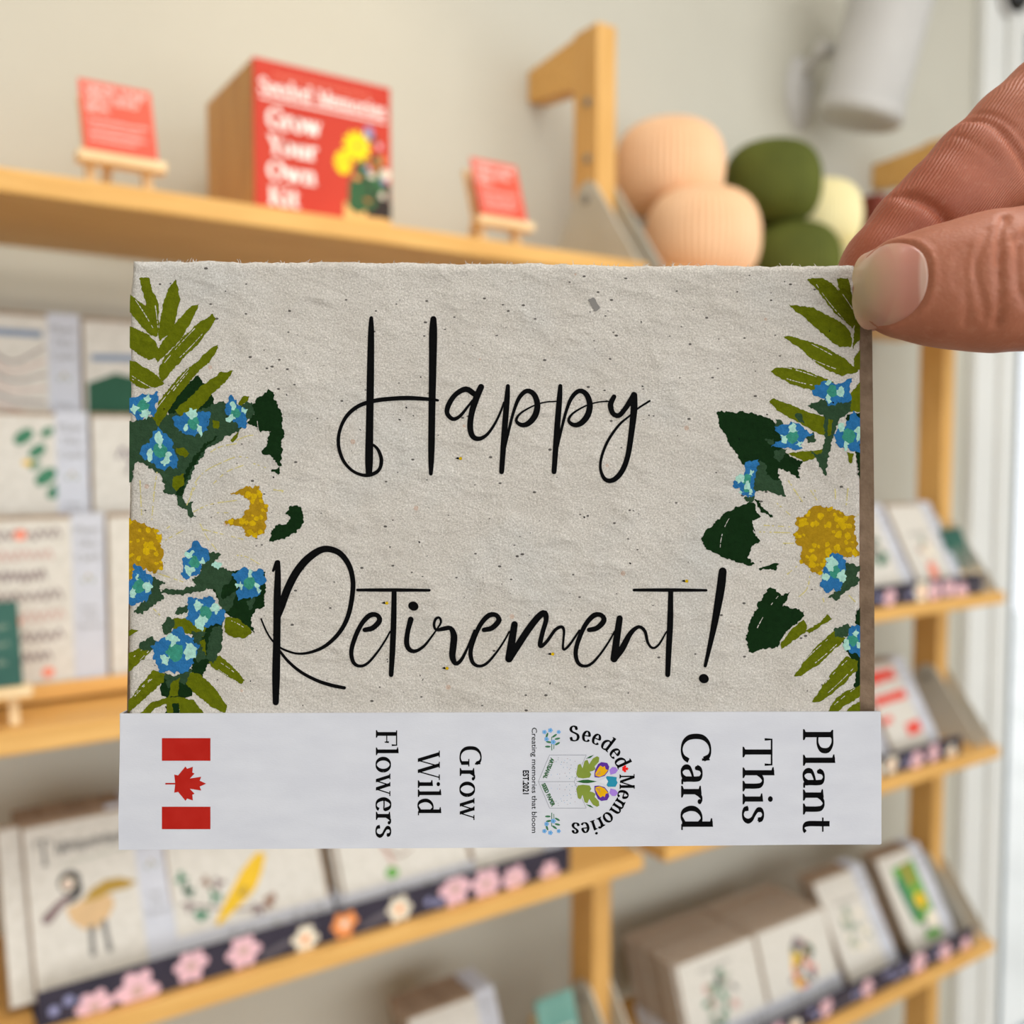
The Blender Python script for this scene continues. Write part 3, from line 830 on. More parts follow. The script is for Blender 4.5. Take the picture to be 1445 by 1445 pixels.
jar('cream ribbed round jar, lower, beside the thumb', (1.215, 0.885, ZT), 'cream', 0.92)

mb_ = thing('maroon_box', 'maroon box on the top shelf, just left of the raised index finger', 'box', (1.340, 0.955, ZT))
obj('body', box(-0.055, 0.06, -0.03, 0.03, 0, 0.186, 0.002), 'maroon', mb_)
obj('lid', box(-0.057, 0.062, -0.032, 0.032, 0.166, 0.188, 0.002), 'maroon', mb_)

# ================================================================== wall lamp and ceiling camera
wl = thing('wall_lamp', 'white cylindrical lamp on a wall bracket above the shelves', 'lamp', (1.235, WALL_Y, 2.02))
def lathe(prof, seg=48):
    bm = bmesh.new()
    rows = []
    for r_, z in prof:
        rows.append([bm.verts.new((r_ * math.cos(2 * PI * i / seg), r_ * math.sin(2 * PI * i / seg), z)) for i in range(seg)])
    for a, b in zip(rows, rows[1:]):
        for i in range(seg):
            bm.faces.new((a[i], a[(i + 1) % seg], b[(i + 1) % seg], b[i]))
    return bm
mount = lathe([(0.001, 0.012), (0.020, 0.011), (0.028, 0.006), (0.030, 0)])
bmesh.ops.scale(mount, verts=mount.verts, vec=(1, 1.9, 1))
obj('wall_plate', mount, 'lamp_white', wl, (0, -0.001, 0), (R(90), 0, 0), True)
obj('arm', cyl((0, -0.008, 0.03), (0, -0.05, 0.05), 0.008), 'lamp_white', wl, smooth=False)
obj('pivot', cyl((-0.012, -0.05, 0.05), (0.02, -0.05, 0.05), 0.011), 'lamp_white', wl)
sh = lathe([(0.001, 0.125), (0.052, 0.125), (0.060, 0.119), (0.060, -0.083), (0.0625, -0.084), (0.0625, -0.103), (0.058, -0.108), (0.03, -0.111), (0.001, -0.112)])
obj('shade', sh, 'lamp_white', wl, (0.026, -0.125, 0.035), (R(12), R(7), 0), True)

cm = thing('dome_camera', 'black round dome with a white ring at the top right corner', 'camera', (1.79, WALL_Y, 2.302))
ringm = lathe([(0.001, 0), (0.040, 0), (0.045, 0.005), (0.040, 0.012), (0.033, 0.010)])
obj('ring', ringm, 'lamp_white', cm, (0, -0.0225, 0), (R(90), 0, 0), True)
dm = lathe([(0.033 * math.cos(a), 0.009 + 0.024 * math.sin(a)) for a in np.linspace(0, PI / 2 - .02, 10)])
obj('dome', dm, 'black_plastic', cm, (0, -0.0225, 0), (R(90), 0, 0), True)

# pale pavement seen through the window
tag(obj('pavement', box(-2.72, 9, WALL_Y + 0.12, 9, -0.1, 0.0), 'street'), kind='structure')

# ================================================================== the card in the hand
K = HOLD / 1360.0                                # one drawing unit on the card, in metres
def cp(x, y, z=0.0):
    return ((x - 722.5) * K, (722.5 - y) * K, z)

def paper_nodes(name, base, ink=False, rough=0.85, speck=True, strength=0.85):
    """handmade seed paper: dents, fibres and flecks; inks printed on it share its relief"""
    m, nt, b = new_mat(name, base, rough, 0.06 if ink else 0.2)
    N, L = nt.nodes, nt.links
    tc = N.new('ShaderNodeTexCoord')
    def nz(scale, detail=4, rough_=0.5, vec=None):
        n = N.new('ShaderNodeTexNoise')
        n.inputs['Scale'].default_value = scale
        n.inputs['Detail'].default_value = detail
        n.inputs['Roughness'].default_value = rough_
        L.new(vec or tc.outputs['Object'], n.inputs['Vector'])
        return n.outputs[0]
    def math_(op, a, b_=None, c=None):
        n = N.new('ShaderNodeMath'); n.operation = op
        for i, v in enumerate((a, b_, c)):
            if v is None: continue
            if isinstance(v, (int, float)): n.inputs[i].default_value = v
            else: L.new(v, n.inputs[i])
        return n.outputs[0]
    def ramp(v, p0, p1, c0, c1):
        n = N.new('ShaderNodeValToRGB')
        n.color_ramp.elements[0].position = p0; n.color_ramp.elements[1].position = p1
        n.color_ramp.elements[0].color = c0; n.color_ramp.elements[1].color = c1
        L.new(v, n.inputs[0]); return n.outputs[0]
    mp = N.new('ShaderNodeMapping'); mp.inputs['Scale'].default_value = (1, 1.7, 1); mp.inputs['Rotation'].default_value = (0, 0, 0.6)
    L.new(tc.outputs['Object'], mp.inputs[0])
    dents = nz(120, 2, 0.5, mp.outputs[0])
    dents = math_('POWER', dents, 3.0)
    mid = nz(420, 5, 0.6)
    fine = nz(2300, 6, 0.7)
    h = math_('ADD', math_('MULTIPLY', dents, 2.9), math_('ADD', math_('MULTIPLY', mid, 0.42), math_('MULTIPLY', fine, 0.42)))
    bp = N.new('ShaderNodeBump')
    bp.inputs['Strength'].default_value = strength
    bp.inputs['Distance'].default_value = 0.0011
    L.new(h, bp.inputs['Height'])
    L.new(bp.outputs[0], b.inputs['Normal'])
    def mix(fac, c1, c2, mode='MIX'):
        n = N.new('ShaderNodeMix'); n.data_type = 'RGBA'; n.blend_type = mode
        if isinstance(fac, (int, float)): n.inputs[0].default_value = fac
        else: L.new(fac, n.inputs[0])
        for i, c in ((6, c1), (7, c2)):
            if isinstance(c, tuple): n.inputs[i].default_value = c
            else: L.new(c, n.inputs[i])
        return n.outputs[2]
    if ink:
        c = ramp(nz(900, 6, 0.75), 0.3, 0.75, tuple(v * 0.72 for v in base[:3]) + (1,), tuple(min(1, v * 1.22) for v in base[:3]) + (1,))
        L.new(c, b.inputs['Base Color'])
        return m
    tone = ramp(nz(60, 5, 0.6), 0.32, 0.68, srgb(227, 220, 211), srgb(240, 234, 226))
    tone = mix(ramp(nz(38, 3), 0.52, 0.72, (0, 0, 0, 1), (0.5, 0.5, 0.5, 1)), tone, srgb(222, 224, 223))
    tone = mix(ramp(nz(2600, 3, 0.8), 0.40, 0.72, (0.6, 0.6, 0.6, 1), (0, 0, 0, 1)), tone, srgb(150, 142, 132))
    if speck:
        v = N.new('ShaderNodeTexVoronoi'); v.inputs['Scale'].default_value = 900; v.inputs['Randomness'].default_value = 1.0
        mp2 = N.new('ShaderNodeMapping'); mp2.inputs['Scale'].default_value = (1, 1.6, 1); mp2.inputs['Rotation'].default_value = (0, 0, -0.5)
        L.new(tc.outputs['Object'], mp2.inputs[0]); L.new(mp2.outputs[0], v.inputs['Vector'])
        sep = N.new('ShaderNodeSeparateColor'); L.new(v.outputs['Color'], sep.inputs[0])
        keep = math_('GREATER_THAN', sep.outputs[0], 0.93)
        near = math_('LESS_THAN', v.outputs['Distance'], math_('MULTIPLY', sep.outputs[1], 0.34))
        tone = mix(math_('MULTIPLY', math_('MULTIPLY', keep, near), 0.85), tone, srgb(46, 40, 36))
        v2 = N.new('ShaderNodeTexVoronoi'); v2.inputs['Scale'].default_value = 330
        L.new(tc.outputs['Object'], v2.inputs['Vector'])
        s2 = N.new('ShaderNodeSeparateColor'); L.new(v2.outputs['Color'], s2.inputs[0])
        k2 = math_('MULTIPLY', math_('GREATER_THAN', s2.outputs[0], 0.965), math_('LESS_THAN', v2.outputs['Distance'], 0.16))
        tone = mix(math_('MULTIPLY', k2, 0.45), tone, srgb(196, 150, 120))
    L.new(tone, b.inputs['Base Color'])
    return m
paper_nodes('seed_paper', srgb(210, 202, 192))
for n, c in dict(ink_black=(8, 8, 9), olive=(94, 102, 8), deep_green=(16, 42, 16), mid_green=(46, 70, 48), blue=(42, 106, 160), aqua=(166, 210, 196),
                 teal=(58, 138, 118), gold=(164, 128, 24), yolk=(200, 164, 14), straw=(208, 196, 132)).items():
    paper_nodes('print_' + n, srgb(*c), True, strength=0.5 if n != 'ink_black' else 0.3)
for n, c in dict(black=(6, 6, 7), red=(168, 32, 24), leaf=(122, 138, 56), dark=(46, 92, 50), purple=(84, 44, 140), pansy=(214, 160, 16), teal=(38, 130, 158), lilac=(156, 120, 204),
                 line=(120, 122, 134), pale=(208, 210, 216), sky=(112, 160, 210), sprig=(60, 112, 78), bright=(226, 28, 26), fleck=(150, 110, 110)).items():
    noise_mat('band_' + n, srgb(*c), srgb(*[min(255, v + 6) for v in c]), 300, 0.75, spec=0.04)

card = thing('greeting_card', 'seed paper retirement card with floral corners, held up in front', 'card',
             CAM_LOC + CAM_ROT.to_matrix() @ Vector((0, 0, -HOLD)), CAM_ROT)

# --- seed paper sheet: a grid with a soft rolled rim and an uneven torn top
rng = random.Random(11)
NX, NY = 260, 200
x_l = lambda v: 186.5 - 3.5 * min(1, v * 14) - 3.0 * v
x_r = lambda v: 1206 + (1214.5 - 1206) * min(1, v * 14)
jt = [0.0]
for i in range(NX):
    jt.append(jt[-1] * 0.86 + rng.uniform(-1, 1) * 0.75)
jl = [0.0]
for j in range(NY):
    jl.append(jl[-1] * 0.8 + rng.uniform(-1, 1) * 0.4)
verts, faces = [], []
for j in range(NY + 1):
    v = j / NY
    for i in range(NX + 1):
        u = i / NX
        x = x_l(v) + (x_r(v) - x_l(v)) * u
        y = 367.5 + 7.5 * u + (1190 - 367.5 - 7.5 * u) * v
        y += jt[i] * (1 - v) ** 12
        if i == 0: x += jl[j]
        if i == NX: x += jl[j] * 0.5
        e = min(u * 1020, (1 - u) * 1020, v * 820) / 7.5
        z = -0.0007 * max(0, 1 - e) ** 2
        verts.append(cp(x, y, z))
W_ = NX + 1
for j in range(NY):
    for i in range(NX):
        a = j * W_ + i
        faces.append((a, a + W_, a + W_ + 1, a + 1))
rim = [i for i in range(W_)] + [j * W_ + NX for j in range(1, NY + 1)] + [NY * W_ + i for i in range(NX - 1, -1, -1)] + [j * W_ for j in range(NY - 1, 0, -1)]
base = len(verts)
for k in rim:
    x, y, z = verts[k]
    verts.append((x, y, -0.0020))
nR = len(rim)
for k in range(nR):
    faces.append((rim[k], rim[(k + 1) % nR], base + (k + 1) % nR, base + k))
faces.append([base + k for k in range(nR)])
me = bpy.data.meshes.new('seed_paper_sheet')
me.from_pydata(verts, [], faces)
me.polygons.foreach_set('use_smooth', [True] * (len(faces) - 1) + [False])
sheet = obj('seed_paper_sheet', me, 'seed_paper', card)
sheet['label'] = 'mottled cream seed paper with printed flowers and script lettering'

# torn fibres along the top fold
it = []
for k in range(150):
    x = rng.uniform(190, 1204)
    y = 368.5 + 7.5 * (x - 187) / 1018 + rng.uniform(-1.5, 2)
    l = rng.uniform(2, 8)
    a = rng.uniform(-2.6, -0.5)
    it += [('seed_paper', p, 0) for p in stroke_polys([(x, y + 2, 1.3), (x + l * .5 * math.cos(a), y + l * .5 * math.sin(a), .8), (x + l * math.cos(a) + rng.uniform(-2, 2), y + l * math.sin(a), .25)], False, 2)]
fz = print_mesh('torn_fibres', it, lambda x, y, l: cp(x, y, -0.0011 + l * 1e-5), sheet)
fz['kind'] = 'stuff'

# --- kraft envelope behind
env = prism([cp(181.5, 380, -0.0031), cp(1236, 372, -0.0031), cp(1240, 700, -0.0031), cp(1241, 1188, -0.0031), cp(170, 1192, -0.0031), cp(172.5, 1000, -0.0031), cp(177, 700, -0.0031)], (0, 0, 1), 0.0010)
bmesh.ops.bevel(env, geom=env.edges[:], offset=0.0002, segments=1, affect='EDGES')
obj('envelope', env, 'kraft_dark', card)['label'] = 'brown kraft envelope behind the sheet'

# --- white band round the foot
def band_bm():
    out = [(171.5, 1006.5), (700, 1005), (1241.5, 1003.5), (1242.5, 1100), (1242.5, 1189.5), (1050, 1191.5), (700, 1195), (400, 1196.5), (169, 1198), (168.5, 1150), (170.5, 1060)]
    bm = prism([cp(x, y, 0.0) for x, y in out], (0, 0, 1), 0.0005)
    bk = prism([cp(x, y, -0.0037) for x, y in out], (0, 0, 1), 0.0005)
    tmp = bpy.data.meshes.new('t'); bk.to_mesh(tmp); bm.from_mesh(tmp); bk.free()
    for x0, x1 in ((169.6, 172.6), (1239.6, 1242.3)):
        a = cp(x0, 1196 if x0 < 700 else 1189, -0.0034); b = cp(x1, 1006.5, 0.0002)
        bx(bm, a[0], b[0], a[1], b[1], a[2], b[2])
    bx(bm, cp(170, 0)[0], cp(1242, 0)[0], cp(0, 1190)[1] - 0.0002, cp(0, 1190)[1], -0.0034, 0.0002)
    bmesh.ops.recalc_face_normals(bm, faces=bm.faces)
    return bm
band = obj('belly_band', band_bm(), 'band_paper', card)
band['label'] = 'white paper band with a red leaf flag and round logo'
ZB_ = 0.0005
bmap = lambda x, y, l: cp(x, y, ZB_ + 0.00002 + l * 6e-6)
UPR = (1, 0)
def lett(name, polys, ink='band_black', lev=1, parent=band):
    return print_mesh(name, [(ink, p, lev) for p in polys], bmap, parent)
for s, x, y0, L, cap in (('Plant', 1132, 1027.5, 147, 42.5), ('This', 1047, 1040, 121, 42), ('Card', 960.5, 1033, 138, 42), ('Grow', 649, 1051, 105, 30.5), ('Wild', 590, 1059, 91, 31), ('Flowers', 531, 1029, 152, 30)):
    lett('lettering', serif_line(s, x, y0, L, cap, UPR))
# leaf flag
fl = lambda x, y: (220 + x / 9.633, 1030 + y / 9.633)
half = [(275, 712), (262, 597), (315, 608), (415, 487), (437, 518), (515, 492), (508, 570), (538, 583), (475, 650), (628, 627), (608, 680), (695, 720)]
leafp = half + [(x, 1440 - y) for x, y in half[::-1][1:]]
it = [('band_red', [fl(*p) for p in q_], 1) for q_ in ([(95, 103), (753, 103), (753, 410), (95, 410)], [(95, 1033), (753, 1033), (753, 1337), (95, 1337)], leafp, [(142, 710), (285, 710), (285, 731), (142, 731)])]
print_mesh('leaf_flag', it, bmap, band)
# round logo
lg = lambda x, y: (740 + x / 8.5, 1015 + y / 8.5)
it = []
def arc_text(chars):
    for ch, ang, cap in chars:
        polys, adv = GL[ch]
        a = R(ang)
        up = (math.cos(a), -math.sin(a)); al = (-up[1], up[0])
        cx, cy = 648 + 490 * up[0], 742 + 490 * up[1]
        for p in [[(q_[0] + e_, q_[1] + e2_) for q_ in p_] for p_ in polys for e_, e2_ in ((-.018, 0), (.018, 0), (0, .016))]:
            it.append(('band_black', [lg(cx + al[0] * (q_[0] - adv / 2) * cap + up[0] * q_[1] * cap, cy + al[1] * (q_[0] - adv / 2) * cap + up[1] * q_[1] * cap) for q_ in p], 1))
arc_text([('S', 95, 182), ('e', 80.5, 178), ('e', 67.5, 178), ('d', 52.5, 178), ('e', 38.5, 178), ('d', 24.5, 178), ('M', 0.5, 178), ('e', -15.5, 178), ('m', -32.5, 172), ('o', -50.5, 172), ('r', -62.5, 172), ('i', -71, 172), ('e', -81.5, 172), ('s', -94, 178)])
def both(ink, poly, lev):
    it.append((ink, [lg(*p) for p in poly], lev)); it.append((ink, [lg(p[0], 1475 - p[1]) for p in poly], lev))
it.append(('band_bright', [lg(1210 + (p[0] - 480) * .19, 585 + (p[1] - 720) * .19) for p in leafp], 1))
for a, b in (((300, 420), (740, 420)), ((740, 420), (595, 738)), ((300, 420), (165, 740))):
    both('band_line', [(p[0], p[1]) for p in stroke_polys([a + (4,), b + (4,)], False)[0]], 1)
it.append(('band_line', [lg(*p) for p in stroke_polys([(165, 740, 4), (595, 738, 4)], False)[0]], 1))
both('band_leaf', [(620, 650), (640, 540), (670, 525), (695, 580), (720, 490), (755, 478), (775, 530), (820, 460), (870, 435), (895, 450), (890, 500), (840, 555), (850, 590), (820, 610), (780, 620), (800, 650), (780, 690), (700, 700), (640, 690)], 2)
it.append(('band_dark', [lg(*p) for p in [(620, 737), (700, 718), (760, 715), (870, 737), (760, 757), (700, 755)]], 2))
both('band_dark', [(735, 465), (780, 435), (830, 420), (790, 455)], 2)
both('band_purple', [(838, 640), (850, 590), (880, 530), (920, 505), (990, 515), (1015, 560), (1000, 620), (960, 670), (890, 690), (838, 685)], 2)
both('band_pansy', [(848, 640), (880, 580), (908, 545), (940, 565), (960, 550), (972, 590), (1002, 600), (960, 655), (900, 682), (850, 668)], 3)
for dy in (0, 18, 36):
    both('band_purple', [(850, 660), (905, 612 + dy), (908, 616 + dy)], 4)
it.append(('band_teal', [lg(*p) for p in [(970, 700), (985, 672), (1050, 677), (1105, 685), (1100, 720), (1115, 750), (1090, 800), (1000, 800), (978, 775)]], 3))
it.append(('band_pale', [lg(*p) for p in [(880, 737), (975, 692), (1000, 735), (980, 782)]], 4))
both('band_lilac', [(1015, 600), (1050, 565), (1090, 565), (1120, 600), (1090, 640), (1030, 655)], 2)
for fx, fy, r_ in ((240, 145, 26), (310, 125, 28), (410, 145, 24), (265, 230, 27), (345, 265, 30)):
    for k in range(5):
        b = k * 2 * PI / 5
        both('band_sky', ellipse(fx + r_ * .6 * math.cos(b), fy + r_ * .6 * math.sin(b), r_ * .48, r_ * .42, 12), 3)
    both('band_teal', ellipse(fx, fy, r_ * .25, r_ * .25, 12), 4)
for lx, ly, ro in ((270, 185, 1.9), (360, 190, -.6), (395, 225, -.2), (290, 265, .2), (395, 285, -.5), (280, 320, 0)):
    both('band_sprig', ellipse(lx, ly, 34, 12, 12, ro), 2)
both('band_sprig', [(322, 200), (330, 200), (332, 365), (322, 365)], 2)
both('band_sprig', [(352, 260), (360, 262), (354, 350), (347, 350)], 2)
q = random.Random(2)
for k in range(40):
    x = q.uniform(260, 640); y = q.uniform(440, 730)
    both(q.choice(['band_fleck', 'band_line', 'band_teal', 'band_sky']), ellipse(x, y, 4, 4, 12), 1)
print_mesh('round_logo', it, bmap, band)
lett('lettering', sans_line('Creating memories that bloom', 750.5, 1026, 148, 7.2, UPR, 0.006))
lett('lettering', sans_line('EST.2021', 738, 1086, 33.5, 8.2, UPR, 0.03))
def slanted(s, a, b, cap):
    a, b = lg(*a), lg(*b)
    L = math.hypot(b[0] - a[0], b[1] - a[1])
    al = ((b[0] - a[0]) / L, (b[1] - a[1]) / L)
    return sans_line(s, a[0], a[1], L, cap, (al[1], -al[0]), 0.05)
lett('lettering', slanted('ARTISANAL', (318, 450), (222, 695), 5.2), 'band_dark')
lett('lettering', slanted('SEED PAPER', (205, 770), (330, 1040), 5.2), 'band_dark')

# --- script lettering, brush strokes (x, y, width)
def crop(pts, ox, oy, s):
    return [(ox + p[0] / s, oy + p[1] / s, p[2] / s) for p in pts]
smap = lambda x, y, l: cp(x, y, 0.00002 + l * 6e-6)
def script(name, groups):
    items = []
    for ox, oy, s, strokes in groups:
        for st in strokes:
            items += [('print_ink_black', p, 9) for p in stroke_polys(crop(st, ox, oy, s), True, 3)]
    return items
A_ = [[(272, 165, 36), (215, 132, 36), (150, 165, 32), (105, 230, 34), (95, 285, 30), (130, 322, 26), (175, 305, 22), (225, 245, 16), (255, 205, 14)],
      [(311, 118, 40), (280, 190, 42), (250, 290, 38), (242, 380, 38), (260, 435, 34), (300, 448, 28), (350, 420, 20), (400, 350, 16), (440, 265, 14), (455, 215, 10)]]
Pst = [[(482, 112, 26), (476, 200, 36), (464, 350, 38), (453, 500, 36), (442, 658, 32)],
       [(466, 500, 12), (490, 385, 18), (520, 270, 20), (555, 185, 26), (603, 143, 30), (648, 165, 34), (670, 230, 38), (655, 300, 40), (612, 350, 36), (568, 360, 28), (535, 332, 20), (560, 288, 14), (640, 240, 10), (720, 215, 9), (788, 210, 9)]]
P2 = [[(x + 334, y, w) for x, y, w in st] for st in Pst]
Yst = [[(1158, 180, 30), (1136, 230, 36), (1150, 285, 32), (1188, 300, 32), (1230, 255, 32), (1284, 172, 38)],
       [(1285, 170, 42), (1285, 260, 44), (1270, 400, 38), (1245, 560, 34), (1205, 660, 34), (1150, 712, 32), (1100, 705, 26), (1072, 640, 18), (1080, 560, 18), (1120, 460, 18), (1190, 360, 16), (1260, 300, 12), (1310, 255, 12), (1385, 207, 13)]]
Hst = [[(300, 105, 30), (299, 200, 46), (296, 400, 54), (292, 650, 58), (288, 900, 58), (283, 1200, 62), (282, 1322, 50)],
       [(787, 113, 48), (785, 220, 64), (782, 450, 60), (776, 800, 54), (772, 1100, 52), (769, 1250, 42), (767, 1325, 30)],
       [(318, 1100, 20), (355, 1140, 26), (380, 1220, 30), (360, 1295, 28), (300, 1332, 30), (230, 1335, 26), (150, 1300, 24), (80, 1220, 26), (43, 1100, 28), (55, 980, 26), (110, 870, 30), (200, 795, 32), (320, 755, 34), (450, 738, 34), (600, 732, 34), (760, 742, 28), (823, 750, 18)]]
happy = script('l', [(470, 430, 5.556, Hst), (610, 520, 4.516, A_ + Pst + P2 + Yst)])
print_mesh('script_lettering', happy, smap, sheet)
Est = [(128, 458, 34), (185, 445, 38), (235, 392, 40), (218, 352, 34), (165, 352, 38), (105, 415, 34), (55, 520, 34), (30, 620, 32), (48, 698, 28), (95, 722, 22), (150, 700, 20), (220, 620, 16), (280, 530, 14), (312, 470, 12)]
sh_ = lambda st, d: [(x + d, y, w) for x, y, w in st]
Rst = [[(186, 195, 40), (186, 300, 50), (181, 500, 60), (178, 800, 60), (172, 1100, 64), (169, 1335, 50)], [(148, 262, 20), (180, 195, 40)],
       [(180, 660, 40), (215, 560, 56), (260, 425, 64), (340, 270, 64), (440, 155, 62), (560, 86, 54), (680, 112, 48), (760, 205, 44), (795, 320, 40), (796, 440, 40), (762, 620, 38), (692, 760, 34), (580, 870, 30), (460, 925, 24), (350, 938, 18), (260, 915, 18), (200, 885, 16), (140, 830, 16), (90, 750, 14), (50, 655, 13)],
       [(200, 915, 22), (270, 1000, 24), (370, 1085, 26), (500, 1155, 28), (620, 1195, 30), (728, 1217, 28)]]
et = [Est, [(75, 168, 21), (340, 168, 26), (598, 170, 20)], [(342, 180, 36), (338, 400, 42), (330, 600, 42), (320, 785, 34)],
      [(463, 382, 42), (441, 470, 36), (433, 555, 38), (455, 603, 34), (500, 612, 26), (560, 575, 20), (620, 500, 14), (655, 450, 12), (682, 405, 16), (672, 370, 18), (645, 378, 20), (632, 420, 20), (648, 458, 20), (700, 450, 32), (752, 446, 34), (777, 500, 48), (772, 580, 50), (766, 650, 46), (788, 702, 34), (828, 680, 26), (875, 590, 18), (925, 460, 12)],
      sh_(Est, 868), [(1218, 418, 48), (1200, 530, 54), (1178, 668, 56)], [(1182, 672, 44), (1250, 560, 50), (1330, 440, 50), (1400, 355, 48), (1438, 338, 46), (1448, 385, 36), (1424, 470, 34), (1404, 560, 34), (1414, 577, 28), (1455, 540, 24), (1513, 460, 24), (1558, 436, 24), (1578, 462, 20), (1573, 540, 16), (1571, 590, 18), (1584, 600, 18), (1624, 560, 18), (1690, 462, 14)]]
nt_st = [sh_(Est, 240), [(590, 375, 46), (572, 500, 50), (550, 668, 54)], [(552, 670, 44), (610, 590, 48), (670, 482, 36), (730, 436, 26), (775, 470, 24), (795, 550, 20), (830, 590, 18), (875, 565, 16), (932, 470, 11)],
         [(695, 168, 21), (960, 168, 26), (1220, 170, 19)], [(962, 180, 36), (958, 400, 44), (948, 600, 42), (940, 785, 36)],
         [(1340, 32, 58), (1325, 160, 62), (1283, 400, 48), (1245, 580, 34), (1213, 720, 24)]]
ret = script('l', [(360, 760, 5.78, Rst), (490, 800, 5.16, et), (760, 800, 5.16, nt_st)])
ret.append(('print_ink_black', [(490 + p[0] / 5.16, 800 + p[1] / 5.16) for p in ellipse(482, 285, 38, 33, 18, .4)], 9))
ret.append(('print_ink_black', [(760 + p[0] / 5.16, 800 + p[1] / 5.16) for p in ellipse(1203, 813, 37, 34, 18, .4)], 9))
print_mesh('script_lettering', ret, smap, sheet)

# --- painted flowers. Outlines in quarter drawing units, four tiles
TL, BL, TR, BR = (160, 360), (160, 680), (960, 360), (960, 680)
FL = []
frng = random.Random(77)
def P(tile, ink, lev, pts, amp=0.7, streak=0):
    ox, oy = tile
    poly = [(ox + x / 4.25, oy + y / 4.25) for x, y in pts]
    xmax = 1213.6
    rp = [(min(xmax, max(x_l((y - 367.5) / 822.0) + 0.5, x)), min(1012, y)) for x, y in rough_poly(poly, amp * (1.1 if ink == 'olive' else 1.7), 2.0, frng)]
    FL.append(('print_' + ink, rp, lev))
    if streak:
        A = np.array(poly); c = A.mean(0)
        u_, s_, vt = np.linalg.svd(A - c)
        ax = vt[0]; nn = np.array([-ax[1], ax[0]])
        t = (A - c) @ ax; h = (A - c) @ nn
        for k in range(streak):
            off = (0.52 + 0.22 * k) * (h.max() if streak > 0 else h.min()) * frng.choice([1, -1])
            a, b = t.min() * frng.uniform(.3, .75), t.max() * frng.uniform(.3, .85)
            p0 = c + ax * a + nn * off * .9; p1 = c + ax * (a + b) / 2 + nn * off * 1.05; p2 = c + ax * b + nn * off * .75
            n = 9
            for j in range(n):                       # a broken dry-brush line
                if frng.random() < .25: continue
                f0, f1 = j / n, (j + frng.uniform(.6, 1)) / n
                B = lambda f: (1 - f) ** 2 * p0 + 2 * f * (1 - f) * p1 + f * f * p2
                for pp in stroke_polys([tuple(B(f0)) + (frng.uniform(.5, 1.5),), tuple(B(f1)) + (frng.uniform(.5, 1.6),)], False):
                    if all(184 < q_[0] < 1212.5 and q_[1] < 1006 for q_ in pp):
                        FL.append(('seed_paper', pp, lev + 1))
def bloom(tile, pts, lev=5):
    ox, oy = tile
    A = np.array(pts, float)
    c = A.mean(0)
    ph = frng.uniform(0, 6)
    lob = []
    for i in range(len(A)):
        for t in (0, .25, .5, .75):
            d = A[i] * (1 - t) + A[(i + 1) % len(A)] * t - c
            th = math.atan2(d[1], d[0])
            lob.append(tuple(c + d * (1 + .10 * math.sin(5 * th + ph) + frng.uniform(-.08, .08))))
    P(tile, 'blue', lev, lob, 1.0)
    r0 = np.sqrt(((A - c) ** 2).sum(1)).mean()
    P(tile, 'teal', lev + 1, [tuple(c + r0 * .42 * np.array([math.cos(a) * frng.uniform(.7, 1.1), math.sin(a) * frng.uniform(.8, 1.2)])) for a in np.linspace(0, 2 * PI, 9)[:-1]], .8)
    a0 = frng.uniform(0, 6)
    for k in range(3):
        a = a0 + k * 2.1 + frng.uniform(-.3, .3)
        d = c + r0 * .58 * np.array([math.cos(a), math.sin(a)])
        rr = r0 * frng.uniform(.18, .34)
        P(tile, 'aqua', lev + 2, [tuple(d + rr * np.array([math.cos(b) * frng.uniform(.4, 1.5), math.sin(b) * frng.uniform(.5, 1.8)])) for b in np.linspace(0, 2 * PI, 11)[:-1]], 1.0)
def centre(tile, pts, lev=3, n=34):
    P(tile, 'gold', lev, pts, 1.3)
    A = np.array(pts, float); c = A.mean(0)
    def inside(p):
        r = False
        for i in range(len(A)):
            a, b = A[i], A[i - 1]
            if (a[1] > p[1]) != (b[1] > p[1]) and p[0] < (b[0] - a[0]) * (p[1] - a[1]) / (b[1] - a[1]) + a[0]: r = not r
        return r
    lo, hi = A.min(0), A.max(0)
    k = 0
    while k < n:
        p = (frng.uniform(lo[0], hi[0]), frng.uniform(lo[1], hi[1]))
        if inside(p):
            rr = frng.uniform(9, 24)
            P(tile, 'yolk', lev + 1, [(p[0] + rr * math.cos(b) * frng.uniform(.6, 1.3), p[1] + rr * math.sin(b) * frng.uniform(.6, 1.3)) for b in np.linspace(0, 2 * PI, 8)[:-1]], .6)
            k += 1
def straw(tile, pts, w=9):
    ox, oy = tile
    S_ = catmull([p + (w,) for p in pts], 12)
    for a, b in zip(S_, S_[1:]):
        if frng.random() < .3: continue
        for pp in stroke_polys([(a[0], a[1], w * frng.uniform(.4, 1)), (b[0], b[1], w * frng.uniform(.4, 1))], False):
            FL.append(('print_straw', [(ox + p[0] / 4.25, oy + p[1] / 4.25) for p in pp], 2))
